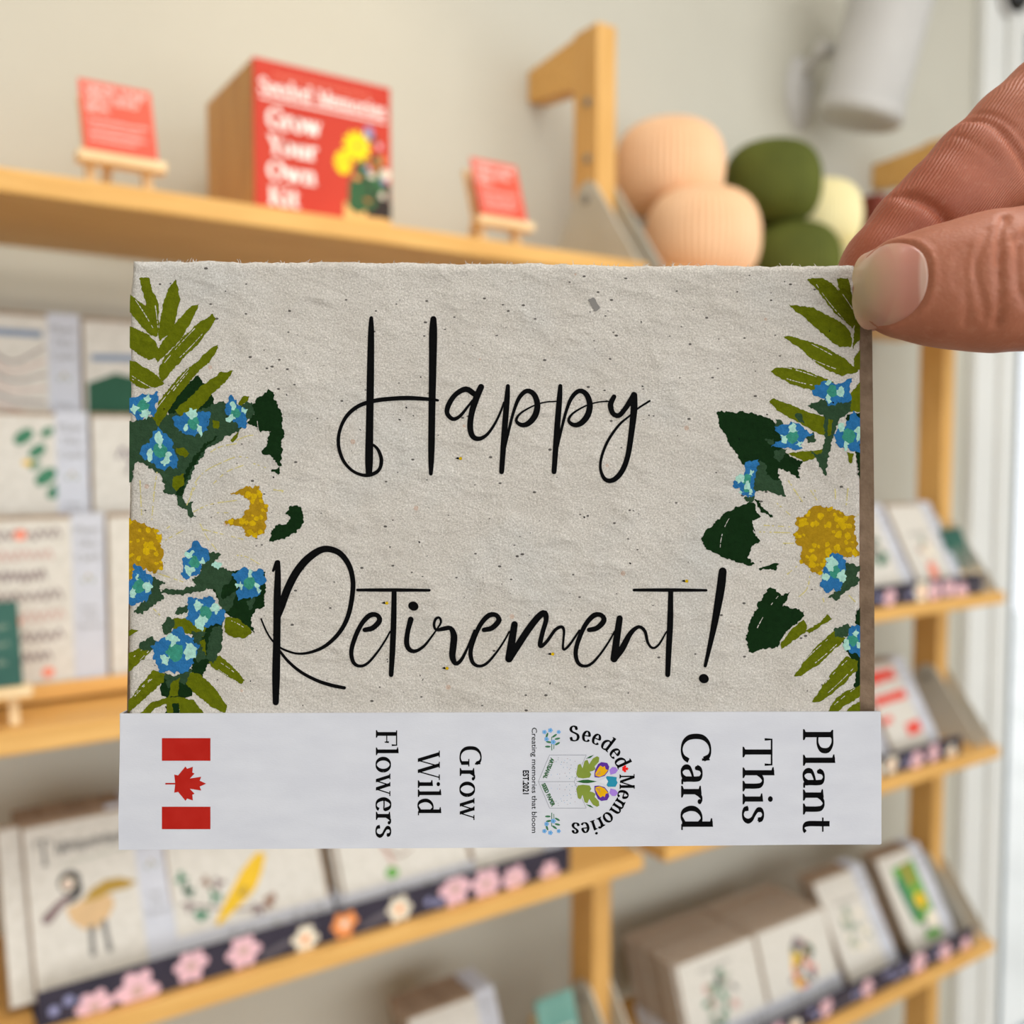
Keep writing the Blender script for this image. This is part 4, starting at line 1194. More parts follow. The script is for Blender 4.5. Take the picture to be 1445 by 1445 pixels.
# left group, upper tile
for pts, s in (([(155, 135), (215, 135), (235, 215), (262, 265), (275, 340), (272, 450), (262, 490), (225, 485), (170, 430), (195, 300), (185, 255), (170, 190)], 1),
               ([(80, 222), (130, 255), (190, 305), (240, 390), (255, 470), (225, 485), (170, 430), (120, 370), (80, 315)], 1),
               ([(372, 145), (388, 190), (398, 265), (385, 350), (365, 430), (330, 480), (275, 515), (270, 470), (285, 370), (305, 270), (330, 200)], 0),
               ([(510, 292), (500, 330), (455, 420), (405, 510), (330, 580), (265, 645), (250, 600), (280, 540), (330, 470), (380, 400), (430, 340), (475, 300)], 0),
               ([(595, 352), (615, 380), (570, 450), (530, 510), (450, 590), (380, 660), (300, 760), (270, 730), (275, 680), (310, 610), (370, 545), (430, 480), (510, 410)], 2),
               ([(80, 425), (150, 450), (215, 480), (250, 520), (270, 560), (265, 610), (215, 630), (160, 600), (80, 540)], 0),
               ([(80, 630), (130, 640), (200, 680), (260, 720), (305, 770), (290, 785), (230, 795), (190, 805), (140, 785), (80, 740)], 2)):
    P(TL, 'olive', 2, pts, .8, s)
P(TL, 'deep_green', 1, [(510, 720), (545, 770), (590, 840), (612, 905), (580, 940), (500, 950), (400, 980), (330, 980), (320, 900), (390, 820), (460, 760)], .9)
P(TL, 'olive', 3, [(625, 535), (625, 565), (580, 640), (520, 690), (470, 745), (400, 830), (330, 930), (270, 1030), (235, 970), (280, 870), (340, 790), (420, 700), (500, 640), (570, 570)], .8, 2)
P(TL, 'olive', 3, [(718, 692), (690, 740), (640, 790), (590, 840), (540, 895), (480, 950), (420, 990), (370, 930), (430, 880), (500, 810), (570, 755), (640, 705)], .8)
P(TL, 'olive', 2, [(748, 895), (780, 845), (815, 845), (800, 880), (765, 905)], .6)
P(TL, 'mid_green', 2, [(80, 1010), (160, 980), (250, 970), (330, 960), (420, 930), (520, 930), (610, 890), (660, 880), (760, 900), (830, 880), (855, 940), (800, 1000), (760, 1050), (720, 1070), (650, 1110), (590, 1140), (520, 1220), (470, 1300), (430, 1400), (400, 1445), (310, 1430), (295, 1330), (240, 1300), (200, 1260), (150, 1240), (120, 1270), (105, 1360), (80, 1390)], 1.2)
P(TL, 'deep_green', 3, [(940, 805), (965, 850), (1000, 930), (1020, 1030), (1015, 1150), (1005, 1260), (990, 1315), (945, 1290), (998, 1268), (950, 1210), (890, 1180), (930, 1110), (945, 1050), (885, 1060), (840, 1020), (800, 1000), (850, 940), (840, 890), (900, 830)], 1.1, 1)
P(TL, 'deep_green', 3, [(630, 1080), (600, 1110), (540, 1170), (500, 1240), (460, 1300), (430, 1380), (410, 1445), (375, 1445), (420, 1330), (470, 1230), (550, 1130)], 1.1)
P(TL, 'olive', 4, [(360, 1330), (420, 1310), (425, 1380), (380, 1415), (350, 1390)], .9)
P(TL, 'olive', 4, [(370, 1150), (420, 1160), (460, 1190), (430, 1210), (385, 1190)], 1.2)
P(TL, 'olive', 4, [(595, 990), (640, 1000), (630, 1050), (600, 1040)], 1.2)
P(TL, 'olive', 4, [(700, 1110), (750, 1060), (745, 1090), (715, 1125)], .6)
bloom(TL, [(80, 860), (150, 850), (200, 830), (265, 825), (260, 900), (240, 960), (200, 970), (140, 985), (80, 950)])
bloom(TL, [(360, 980), (420, 945), (470, 950), (520, 930), (580, 950), (585, 1010), (550, 1055), (490, 1090), (440, 1070), (390, 1060)])
bloom(TL, [(665, 880), (720, 850), (745, 880), (800, 930), (800, 1030), (760, 1050), (720, 1000), (680, 945)])
bloom(TL, [(270, 1030), (310, 1070), (350, 1110), (385, 1200), (380, 1275), (310, 1290), (240, 1255), (170, 1220), (165, 1160), (220, 1110)])
for pts in ([(460, 1440), (500, 1350), (560, 1290), (660, 1240), (740, 1210), (810, 1215)], [(740, 1110), (800, 1085), (840, 1080)], [(570, 1190), (640, 1150), (740, 1130)], [(840, 1250), (915, 1275)], [(160, 1350), (165, 1445)], [(262, 1300), (240, 1445)], [(960, 1410), (1020, 1412)], [(600, 1370), (680, 1300), (780, 1260)]):
    straw(TL, pts)
# left group, lower tile
P(BL, 'mid_green', 2, [(305, -10), (430, -10), (410, 70), (430, 130), (480, 115), (470, 150), (500, 215), (470, 215), (430, 165), (385, 140), (380, 60), (350, 45), (315, 70)], 1)
P(BL, 'olive', 3, [(355, -10), (420, -10), (405, 40), (375, 50)], .8)
centre(BL, [(700, 70), (760, 40), (870, 25), (890, 70), (900, 110), (930, 160), (915, 210), (905, 300), (850, 320), (800, 325), (770, 270), (670, 248), (760, 210), (800, 170), (820, 130), (780, 85)], 3, 26)
centre(BL, [(70, 235), (160, 240), (220, 260), (270, 300), (285, 380), (300, 440), (295, 520), (240, 545), (200, 520), (140, 560), (70, 610)], 3, 36)
P(BL, 'deep_green', 2, [(1065, 140), (1130, 155), (1140, 240), (1100, 300), (1020, 345), (940, 357), (945, 290), (990, 250), (1040, 255), (1060, 210), (1030, 185)], .9)
P(BL, 'deep_green', 1, [(600, 540), (720, 530), (910, 540), (908, 750), (850, 765), (822, 830), (850, 915), (790, 870), (700, 810), (640, 740), (600, 650)], .9)
P(BL, 'deep_green', 1, [(480, 880), (660, 820), (650, 1000), (560, 1100), (530, 1180), (470, 1140)], .9)
P(BL, 'mid_green', 2, [(540, 410), (640, 430), (600, 480), (720, 550), (700, 600), (650, 640), (560, 640), (500, 660), (400, 680), (285, 665), (285, 640), (400, 645), (500, 620), (470, 590), (520, 540)], 1.1)
P(BL, 'mid_green', 2, [(215, 560), (310, 600), (270, 640), (300, 690), (230, 750), (180, 790), (120, 785), (150, 740), (210, 700)], 1.2)
P(BL, 'mid_green', 3, [(600, 600), (650, 600), (655, 700), (700, 680), (740, 650), (740, 690), (690, 780), (650, 780)], 1)
P(BL, 'mid_green', 3, [(800, 710), (850, 690), (835, 760), (815, 770)], .8)
P(BL, 'mid_green', 2, [(365, 795), (390, 750), (460, 732), (445, 785)], 1)
P(BL, 'olive', 2, [(670, 810), (740, 820), (800, 860), (835, 900), (790, 940), (720, 930), (665, 900)], .8, 1)
P(BL, 'olive', 2, [(340, 820), (440, 815), (560, 870), (540, 930), (400, 900), (340, 870)], .9)
P(BL, 'olive', 3, [(510, 960), (550, 940), (560, 1040), (520, 1050)], .8)
P(BL, 'mid_green', 3, [(290, 860), (330, 808), (370, 840), (350, 900), (300, 920)], .9)
P(BL, 'mid_green', 3, [(160, 970), (230, 930), (265, 960), (220, 1015), (165, 1000)], 1)
P(BL, 'mid_green', 4, [(590, 880), (660, 860), (650, 980), (600, 1090), (555, 1060), (570, 960)], .9)
P(BL, 'mid_green', 4, [(470, 900), (560, 900), (520, 960), (560, 1060), (500, 1080), (490, 960)], 1)
P(BL, 'olive', 2, [(70, 905), (110, 880), (150, 890), (110, 920), (75, 930)], .7)
P(BL, 'olive', 2, [(70, 1040), (150, 1000), (230, 970), (225, 1020), (150, 1090), (70, 1160)], .8, 2)
P(BL, 'olive', 2, [(70, 1345), (160, 1220), (240, 1130), (310, 1150), (300, 1200), (200, 1290), (70, 1400)], .8, 2)
P(BL, 'olive', 2, [(570, 1080), (640, 1040), (720, 1110), (790, 1190), (770, 1210), (690, 1170), (600, 1120)], .8, 2)
P(BL, 'olive', 3, [(470, 1140), (530, 1160), (620, 1250), (685, 1340), (670, 1385), (600, 1360), (480, 1260), (415, 1190)], .8)
P(BL, 'deep_green', 1, [(285, 1180), (520, 1150), (470, 1280), (400, 1300), (400, 1400), (310, 1400), (330, 1290), (285, 1290)], .9)
P(BL, 'olive', 3, [(160, 1392), (230, 1320), (330, 1290), (400, 1288), (480, 1310), (545, 1392), (400, 1392), (390, 1330), (355, 1330), (360, 1400), (320, 1400), (318, 1330), (260, 1350), (200, 1400)], .8)
P(BL, 'olive', 4, [(350, 1200), (400, 1170), (390, 1280), (330, 1290)], .8)
P(BL, 'mid_green', 3, [(305, 1140), (360, 1160), (470, 1120), (430, 1220), (400, 1200), (330, 1240)], 1)
bloom(BL, [(430, 420), (500, 365), (580, 400), (560, 470), (520, 520), (500, 560), (440, 580), (410, 550), (420, 490)])
P(BL, 'aqua', 6, [(585, 495), (620, 475), (655, 500), (630, 525)], .8)
bloom(BL, [(130, 510), (200, 515), (230, 580), (225, 650), (200, 720), (150, 735), (80, 710), (75, 630), (110, 580)])
bloom(BL, [(720, 560), (770, 515), (830, 540), (890, 512), (905, 590), (890, 660), (830, 705), (760, 700), (740, 640)])
bloom(BL, [(460, 700), (530, 690), (580, 680), (640, 740), (665, 790), (655, 860), (580, 850), (540, 880), (470, 840), (430, 790)])
bloom(BL, [(350, 890), (420, 890), (480, 930), (500, 1000), (490, 1090), (430, 1140), (370, 1160), (290, 1130), (230, 1060), (235, 990), (300, 940)])
for pts in ([(160, 0), (170, 200)], [(250, 20), (230, 230)], [(500, 10), (440, 140)], [(480, 180), (580, 135), (740, 110)], [(520, 250), (560, 330), (620, 410)], [(540, 285), (640, 310), (780, 345)], [(310, 350), (420, 290)], [(620, 185), (690, 185)], [(880, 495), (800, 450), (740, 440)], [(320, 280), (360, 250)], [(270, 550), (420, 600)], [(240, 760), (280, 800)], [(960, 45), (1020, 60)]):
    straw(BL, pts)
# right group, upper tile
for pts, s in (([(760, 145), (800, 137), (860, 140), (910, 170), (950, 215), (940, 140), (1005, 135), (1025, 200), (1040, 320), (1050, 400), (1035, 440), (990, 400), (940, 360), (880, 290), (830, 220)], 2),
               ([(1090, 210), (1090, 500), (1060, 520), (1035, 565), (1040, 470), (1055, 350), (1060, 280)], 0),
               ([(650, 298), (720, 305), (800, 315), (870, 355), (960, 400), (1010, 450), (1030, 500), (1020, 555), (960, 550), (910, 520), (840, 460), (750, 380), (690, 340)], 0),
               ([(605, 487), (680, 490), (780, 520), (880, 560), (970, 610), (1030, 660), (1070, 690), (1065, 700), (960, 725), (880, 690), (790, 630), (720, 560), (660, 520)], 3),
               ([(1040, 620), (1090, 540), (1090, 690), (1050, 690)], 0),
               ([(540, 700), (570, 680), (650, 675), (740, 690), (820, 720), (920, 760), (900, 800), (820, 815), (740, 800), (650, 770)], 2),
               ([(535, 880), (560, 860), (640, 890), (740, 930), (860, 970), (930, 1040), (870, 1085), (830, 1075), (740, 1020), (660, 980), (580, 930)], 0),
               ([(1010, 850), (1090, 740), (1090, 940), (1020, 940)], 0),
               ([(640, 1190), (740, 1175), (870, 1165), (865, 1200), (740, 1238)], 1)):
    P(TR, 'olive', 2, pts, .8, s)
P(TR, 'deep_green', 1, [(220, 935), (320, 938), (420, 945), (500, 970), (570, 1000), (620, 1060), (600, 1130), (640, 1190), (700, 1230), (745, 1232), (700, 1290), (725, 1355), (650, 1300), (580, 1275), (600, 1360), (615, 1440), (540, 1390), (500, 1330), (470, 1290), (380, 1255), (310, 1150), (260, 1070), (225, 1000)], 1)
for pts in ([(760, 900), (830, 870), (960, 860), (1030, 880), (1020, 940), (960, 980), (925, 1050), (905, 1140), (885, 1250), (865, 1325), (830, 1260), (785, 1180), (850, 1195), (870, 1080), (855, 960), (800, 930)],
            [(570, 990), (610, 990), (620, 1040), (575, 1040)], [(560, 1170), (640, 1160), (600, 1240), (565, 1210)], [(690, 950), (720, 950), (745, 1010), (700, 1000)], [(750, 1080), (800, 1060), (815, 1115), (770, 1130)], [(505, 1105), (560, 1100), (560, 1140)],
            [(430, 1290), (480, 1230), (520, 1260), (515, 1320), (600, 1370), (620, 1450), (540, 1410), (430, 1420)]):
    P(TR, 'mid_green', 3, pts, 1)
P(TR, 'olive', 4, [(890, 980), (915, 990), (905, 1080), (880, 1085)], .8)
P(TR, 'deep_green', 2, [(1000, 960), (1090, 940), (1090, 1360), (1066, 1330), (1060, 1200), (1000, 1060)], .9)
P(TR, 'olive', 3, [(1000, 1180), (1040, 1190), (1025, 1250), (1010, 1240)], .8)
bloom(TR, [(805, 770), (880, 755), (930, 775), (1020, 745), (1025, 800), (1000, 880), (900, 900), (840, 870), (805, 830)])
bloom(TR, [(580, 1040), (660, 985), (740, 1030), (790, 1080), (740, 1100), (735, 1160), (690, 1170), (550, 1140), (600, 1110)])
bloom(TR, [(1040, 950), (1090, 990), (1090, 1200), (1040, 1170), (980, 1165), (920, 1110), (920, 1070), (980, 1030)])
bloom(TR, [(390, 1240), (465, 1240), (450, 1320), (440, 1400), (445, 1440), (390, 1440), (320, 1390), (330, 1350), (380, 1330)])
FL.append(('seed_paper', rough_poly([(960 + x / 4.25, 360 + y / 4.25) for x, y in [(880, 1290), (920, 1160), (980, 1170), (1025, 1290), (1040, 1400), (880, 1400)]], .6, 2.2, frng), 4))
for pts in ([(640, 1340), (710, 1445)], [(920, 1280), (930, 1445)], [(1015, 1280), (1000, 1445)], [(800, 1395), (820, 1445)]):
    straw(TR, pts)
# right group, lower tile
bloom(BR, [(330, 10), (420, -10), (445, 80), (410, 95), (370, 60)])
P(BR, 'mid_green', 3, [(440, -10), (600, -10), (635, 90), (560, 60), (500, 40), (440, 50)], 1)
P(BR, 'mid_green', 3, [(380, 90), (450, 80), (430, 120), (400, 120)], .8)
P(BR, 'deep_green', 2, [(440, 120), (450, 160), (485, 210), (430, 230), (440, 310), (475, 350), (420, 400), (405, 450), (445, 490), (425, 510), (340, 480), (250, 450), (160, 400), (120, 340), (180, 270), (280, 180), (360, 140)], .9, 3)
P(BR, 'deep_green', 2, [(440, 110), (470, 115), (500, 160), (555, 205), (540, 208), (490, 185)], .9)
P(BR, 'deep_green', 2, [(470, 525), (540, 495), (590, 490), (575, 525)], .8)
centre(BR, [(690, 215), (740, 210), (780, 155), (850, 150), (920, 155), (970, 185), (1040, 210), (1055, 330), (1070, 430), (1000, 460), (940, 430), (890, 470), (840, 550), (790, 545), (760, 490), (715, 485), (720, 400), (680, 315), (700, 280)], 3, 52)
P(BR, 'mid_green', 5, [(990, 480), (1085, 510), (1060, 560), (1085, 580), (1040, 630), (980, 670), (940, 710), (880, 690), (960, 640)], 1.2)
bloom(BR, [(890, 430), (960, 430), (1000, 470), (980, 560), (960, 650), (880, 655), (840, 600), (860, 530)], 6)
P(BR, 'deep_green', 2, [(530, 635), (580, 645), (600, 690), (665, 650), (615, 740), (720, 770), (745, 775), (735, 820), (650, 890), (600, 940), (600, 985), (410, 1022), (395, 930), (430, 820), (470, 730)], 1, 1)
P(BR, 'olive', 3, [(740, 825), (760, 870), (750, 905), (680, 950), (605, 1005), (600, 975), (660, 890)], .8)
P(BR, 'olive', 3, [(880, 790), (912, 820), (850, 860), (770, 910), (750, 890), (840, 840)], .9)
P(BR, 'deep_green', 2, [(1050, 800), (1085, 735), (1085, 870), (1050, 850)], .8)
P(BR, 'mid_green', 4, [(920, 880), (1000, 850), (1030, 880), (1000, 930), (925, 935)], .9)
P(BR, 'olive', 2, [(920, 895), (990, 935), (960, 970), (850, 1080), (720, 1170), (680, 1165), (740, 1080), (830, 970)], .8, 2)
P(BR, 'olive', 2, [(1000, 1045), (1070, 1075), (1060, 1130), (960, 1230), (830, 1325), (790, 1320), (840, 1240), (920, 1130)], .8, 2)
P(BR, 'deep_green', 1, [(970, 960), (1000, 940), (1085, 1040), (1085, 1225), (1045, 1230), (1060, 1130), (1010, 1040)], .9)
P(BR, 'olive', 3, [(880, 1392), (930, 1300), (1000, 1250), (1090, 1212), (1090, 1280), (980, 1350), (930, 1392)], .8, 1)
P(BR, 'olive', 3, [(980, 1392), (1030, 1340), (1090, 1312), (1090, 1392)], .8)
bloom(BR, [(1030, 860), (1090, 850), (1090, 1060), (1030, 1030), (990, 980), (990, 930)])
for pts in ([(650, 0), (740, 130)], [(780, 50), (820, 110)], [(930, 0), (930, 130)], [(1010, 0), (995, 140)], [(570, 120), (660, 200)], [(500, 260), (660, 270)], [(460, 300), (660, 305)], [(590, 368), (680, 368)], [(640, 555), (700, 505)], [(780, 550), (760, 640), (710, 690)], [(850, 670), (870, 760)], [(1010, 680), (1050, 720)], [(1050, 210), (1070, 195)]):
    straw(BR, pts)
LEFT = [i for i in FL if np.mean([p[0] for p in i[1]]) < 700]
RIGHT = [i for i in FL if np.mean([p[0] for p in i[1]]) >= 700]
print_mesh('flower_print', LEFT, smap, sheet)
print_mesh('flower_print', RIGHT, smap, sheet)
# seeds and flecks caught in the paper
it = []
for x, y in ((543, 851), (628, 943), (777, 923), (966, 820), (647, 647)):
    it.append(('print_ink_black', [(x - 5, y), (x, y - 2.2), (x + 1, y + 1.5)], 10)); it.append(('print_yolk', ellipse(x + 3, y, 2.4, 2.4, 8), 10))
for k in range(60):
    x, y = rng.uniform(200, 1200), rng.uniform(385, 1000)
    it.append(('print_ink_black', ellipse(x, y, rng.uniform(.6, 1.9), rng.uniform(.5, 1.1), 8, rng.uniform(0, 3)), 10))
it.append(('ink_grey', rough_poly([(830, 424), (838, 420), (846, 436), (838, 439)], 1.2, 2, rng), 10))
fk = print_mesh('seed_flecks', it, smap, sheet)
fk['kind'] = 'stuff'

# ================================================================== the hand: one skin grown from a distance field (millimetres, card frame)
def hp(px, py, z):
    k = (184.0 - z) / 1360.0
    return ((px - 722.5) * k, (722.5 - py) * k, z)
def grid_axis(segs):
    out = [segs[0][0]]
    for a, b, h in segs:
        n = max(1, int(round((b - a) / h)))
        out += [a + (b - a) * (k + 1) / n for k in range(n)]
    return np.array(out, np.float32)
gx = grid_axis([(56, 116, 0.5), (116, 300, 3.0)])
gy = grid_axis([(-150, 22, 3.0), (22, 96, 0.5), (96, 112, 2.0)])
gz = grid_axis([(-66, -26, 2.0), (-26, 28, 0.5), (28, 90, 3.0)])
GX, GY, GZ = np.meshgrid(gx, gy, gz, indexing='ij')
def cone(a, b, ra, rb, sq=(1, 1, 1)):
    ax, ay, az = a
    d = np.array(b, float) - np.array(a, float)
    L2 = float(d @ d)
    t = np.clip(((GX - ax) * d[0] + (GY - ay) * d[1] + (GZ - az) * d[2]) / L2, 0, 1)
    dx = (GX - ax - t * d[0]) * sq[0]; dy = (GY - ay - t * d[1]) * sq[1]; dz = (GZ - az - t * d[2]) * sq[2]
    return np.sqrt(dx * dx + dy * dy + dz * dz) - (ra + (rb - ra) * t)
def smin(a, b, k):
    h = np.clip(0.5 + 0.5 * (b - a) / k, 0, 1)
    return b + (a - b) * h - k * h * (1 - h)
def chain(pts, k=2.5, sq=(1, 1, 1)):
    f = None
    for (a, ra), (b, rb) in zip(pts, pts[1:]):
        c = cone(a, b, ra, rb, sq)
        f = c if f is None else smin(f, c, k)
    return f
T_PTS = [(hp(1273, 406, 8.6), 8.55), (hp(1298, 405, 9.4), 9.5), (hp(1344, 403, 10.8), 10.9), (hp(1400, 398, 12.1), 12.1), (hp(1470, 392, 13.0), 12.4), (hp(1560, 388, 12), 11.6), (hp(1680, 400, 6), 12.0), (hp(1800, 450, -6), 15.0)]
I_PTS = [(hp(1225, 414, -11.6), 7.7), (hp(1250, 376, -12.0), 8.1), (hp(1292, 326, -12.6), 8.6), (hp(1336, 290, -13.0), 9.5), (hp(1384, 243, -13.8), 10.0), (hp(1440, 191, -15.0), 10.2), (hp(1490, 150, -16.0), 10.6), (hp(1590, 190, -20), 11.2), (hp(1720, 300, -24), 12.5)]
thumb = chain(T_PTS, 2.0, (1, 1, 1.06))
index = chain(I_PTS, 3.0)
def v(px, py, z): return hp(px, py, z)
mid_f = chain([((136, 22, -26), 8.2), ((142, 40, -30), 9.5), ((150, 56, -34), 10.5), ((170, 48, -32), 11.5), ((184, 28, -28), 12.5)], 3)
ring_f = chain([((138, 2, -24), 7.8), ((146, 16, -32), 9.0), ((156, 30, -40), 10.0), ((176, 24, -40), 11.0), ((190, 6, -34), 12.0)], 3)
pink_f = chain([((134, -12, -24), 7.0), ((146, -4, -32), 8.0), ((162, 8, -42), 9.0), ((180, 2, -44), 10.0), ((194, -14, -36), 11.5)], 3)
palm = chain([((168, 40, -24), 14), ((190, 6, -22), 18), ((206, -22, -16), 19)], 8)
palm2 = chain([((150, 42, -8), 13), ((182, 8, -4), 17), ((208, -24, -4), 18)], 8)
arm = chain([((206, -24, -10), 22), ((228, -60, 10), 24), ((262, -118, 44), 31)], 8, (1, 1, 1))
f = smin(palm, palm2, 10)
f = smin(f, arm, 12)
for part, k in ((mid_f, 2.5), (ring_f, 2.5), (pink_f, 2.5)):
    f = smin(f, part, k)
f = smin(f, index, 5)
web = chain([(hp(1486, 238, -17), 9.5), (hp(1560, 320, -16), 12), (hp(1690, 390, -14), 14)], 4)
f = smin(f, web, 5)
thumb_r = smin(thumb, f + np.clip((122 - GX) * 0.6, 0, 40), 6)      # thumb joins the palm only beyond the web
f = np.minimum(np.minimum(f, thumb), thumb_r)

# folds: grooves that follow the finger joints (drawn on the front of the fingers)
def pol_dist(pts2, z_ref):
    k = (184.0 - z_ref) / 1360.0
    P_ = [((a - 722.5) * k, (722.5 - b) * k) for a, b in pts2]
    # distance in x, y only, on the fine slab of the grid
    nx_, ny_ = len(gx), len(gy)
    X2, Y2 = np.meshgrid(gx, gy, indexing='ij')
    D = np.full((nx_, ny_), 1e3, np.float32)
    for (x0, y0), (x1, y1) in zip(P_, P_[1:]):
        dx, dy = x1 - x0, y1 - y0
        t = np.clip(((X2 - x0) * dx + (Y2 - y0) * dy) / (dx * dx + dy * dy), 0, 1)
        D = np.minimum(D, np.hypot(X2 - x0 - t * dx, Y2 - y0 - t * dy))
    return D[:, :, None]
def smooth2(pts):
    return [(p[0], p[1]) for p in catmull([tuple(q_) + (0,) for q_ in pts], 6)]
zi = np.clip((GZ + 13.5) / 3.0, 0, 1)                  # index: camera side only
idx_mask = (np.clip(thumb - index, 0, 2) / 2)
for pts, dep, sg in (([(1272, 269), (1290, 276), (1308, 291), (1326, 308), (1345, 340)], .4, .7), ([(1288, 278), (1308, 292), (1328, 312), (1350, 345)], .95, 1.6), ([(1380, 146), (1398, 166), (1416, 196), (1436, 226), (1460, 250)], 1.1, 1.0),
                     ([(1395, 140), (1420, 172), (1450, 215)], .5, .7), ([(1361, 182), (1378, 206), (1400, 232)], .25, .6)):
    f = f + dep * np.exp(-(pol_dist(smooth2(pts), -5) / sg) ** 2) * zi * idx_mask
zt = np.clip((GZ - 12.0) / 3.0, 0, 1)
C8 = lambda pts: [(1190 + x / 3.525, 90 + y / 3.525) for x, y in pts]
for pts, dep, sg in (([(835, 745), (780, 850), (760, 980), (770, 1130), (800, 1280)], .55, .55), ([(740, 815), (695, 910), (662, 1000), (680, 1110), (740, 1250)], .36, .5), ([(893, 850), (845, 930), (840, 1020), (850, 1110), (905, 1200)], .5, .55),
                     ([(640, 900), (612, 1000), (626, 1130), (660, 1260)], .28, .5), ([(600, 920), (578, 1030), (590, 1110)], .2, .45), ([(760, 990), (800, 900), (870, 870)], .3, .45), ([(800, 1220), (870, 1140), (930, 1080)], .36, .45), ([(960, 830), (915, 960), (920, 1100), (960, 1250)], .45, .55), ([(840, 930), (830, 800), (850, 730)], .25, .45)):
    f = f + 1.3 * dep * np.exp(-(pol_dist(smooth2(C8(pts)), 22) / sg) ** 2) * zt
# nail bed: a shallow step around the nail
NAIL_C = (67.0, 40.7, 14.0); NA, NB = 4.75, 7.3
def nail_r(X, Y):
    return (np.abs((X - NAIL_C[0]) / NA) ** 2.5 + np.abs((Y - NAIL_C[1]) / NB) ** 2.5) ** (1 / 2.5)
nr = nail_r(GX, GY)
inside_ = np.clip((1.04 - nr) / 0.10, 0, 1)
f = f + 0.50 * inside_ * np.clip((GZ - 9) / 2, 0, 1)
fold = np.exp(-((nr - 1.10) / 0.07) ** 2) * np.clip((GX - NAIL_C[0] + 3) / 5, 0, 1)
f = f - 0.35 * fold * np.clip((GZ - 9) / 2, 0, 1)

def surface_nets(f, gx, gy, gz):
    s = f < 0
    nx, ny, nz = f.shape
    c = np.zeros((nx - 1, ny - 1, nz - 1), np.int8)
    for i in (0, 1):
        for j in (0, 1):
            for k in (0, 1):
                c += s[i:nx - 1 + i, j:ny - 1 + j, k:nz - 1 + k]
    act = (c > 0) & (c < 8)
    idx = np.full(act.shape, -1, np.int64)
    I, J, K_ = np.nonzero(act)
    idx[I, J, K_] = np.arange(len(I))
    acc = np.zeros((len(I), 3)); cnt = np.zeros(len(I))
    corners = [(i, j, k) for i in (0, 1) for j in (0, 1) for k in (0, 1)]
    G = (gx, gy, gz)
    for a in corners:
        for ax in range(3):
            if a[ax]: continue
            b = list(a); b[ax] = 1
            fa = f[I + a[0], J + a[1], K_ + a[2]]; fb = f[I + b[0], J + b[1], K_ + b[2]]
            m = (fa < 0) != (fb < 0)
            t = np.where(m, fa / np.where(m, fa - fb, 1), 0)
            pa = np.stack([gx[I + a[0]], gy[J + a[1]], gz[K_ + a[2]]], 1).astype(float)
            pb = np.stack([gx[I + b[0]], gy[J + b[1]], gz[K_ + b[2]]], 1).astype(float)
            acc[m] += (pa + (pb - pa) * t[:, None])[m]; cnt[m] += 1
    V = acc / cnt[:, None]
    F_ = []
    # faces across grid edges with a sign change
    for ax in range(3):
        sl0 = [slice(None)] * 3; sl1 = [slice(None)] * 3
        sl0[ax] = slice(0, -1); sl1[ax] = slice(1, None)
        e = s[tuple(sl0)] != s[tuple(sl1)]
        o = [q_ for q_ in range(3) if q_ != ax]
        A = np.argwhere(e)
        ok = (A[:, o[0]] > 0) & (A[:, o[1]] > 0) & (A[:, o[0]] < f.shape[o[0]] - 1) & (A[:, o[1]] < f.shape[o[1]] - 1)
        A = A[ok]
        def g(d0, d1):
            B = A.copy(); B[:, o[0]] -= d0; B[:, o[1]] -= d1
            return idx[B[:, 0], B[:, 1], B[:, 2]]
        q4 = np.stack([g(1, 1), g(0, 1), g(0, 0), g(1, 0)], 1)
        flip = s[A[:, 0], A[:, 1], A[:, 2]]
        if ax == 1: flip = ~flip
        q4[~flip] = q4[~flip][:, ::-1]
        F_.append(q4)
    F_ = np.concatenate(F_)
    return V, F_[(F_ >= 0).all(1)]
V, Fq = surface_nets(f, gx, gy, gz)
# a little relaxing takes the voxel steps out
ed = np.concatenate([Fq[:, [0, 1]], Fq[:, [1, 2]], Fq[:, [2, 3]], Fq[:, [3, 0]]])
for _ in range(2):
    acc = np.zeros_like(V); cnt = np.zeros(len(V))
    for a, b in ((0, 1), (1, 0)):
        np.add.at(acc, ed[:, a], V[ed[:, b]]); np.add.at(cnt, ed[:, a], 1)
    V = V * 0.5 + 0.5 * acc / np.maximum(cnt, 1)[:, None]
hand_me = bpy.data.meshes.new('skin')
hand_me.from_pydata((V * 1e-3).tolist(), [], Fq.tolist())
hand_me.polygons.foreach_set('use_smooth', [True] * len(Fq))

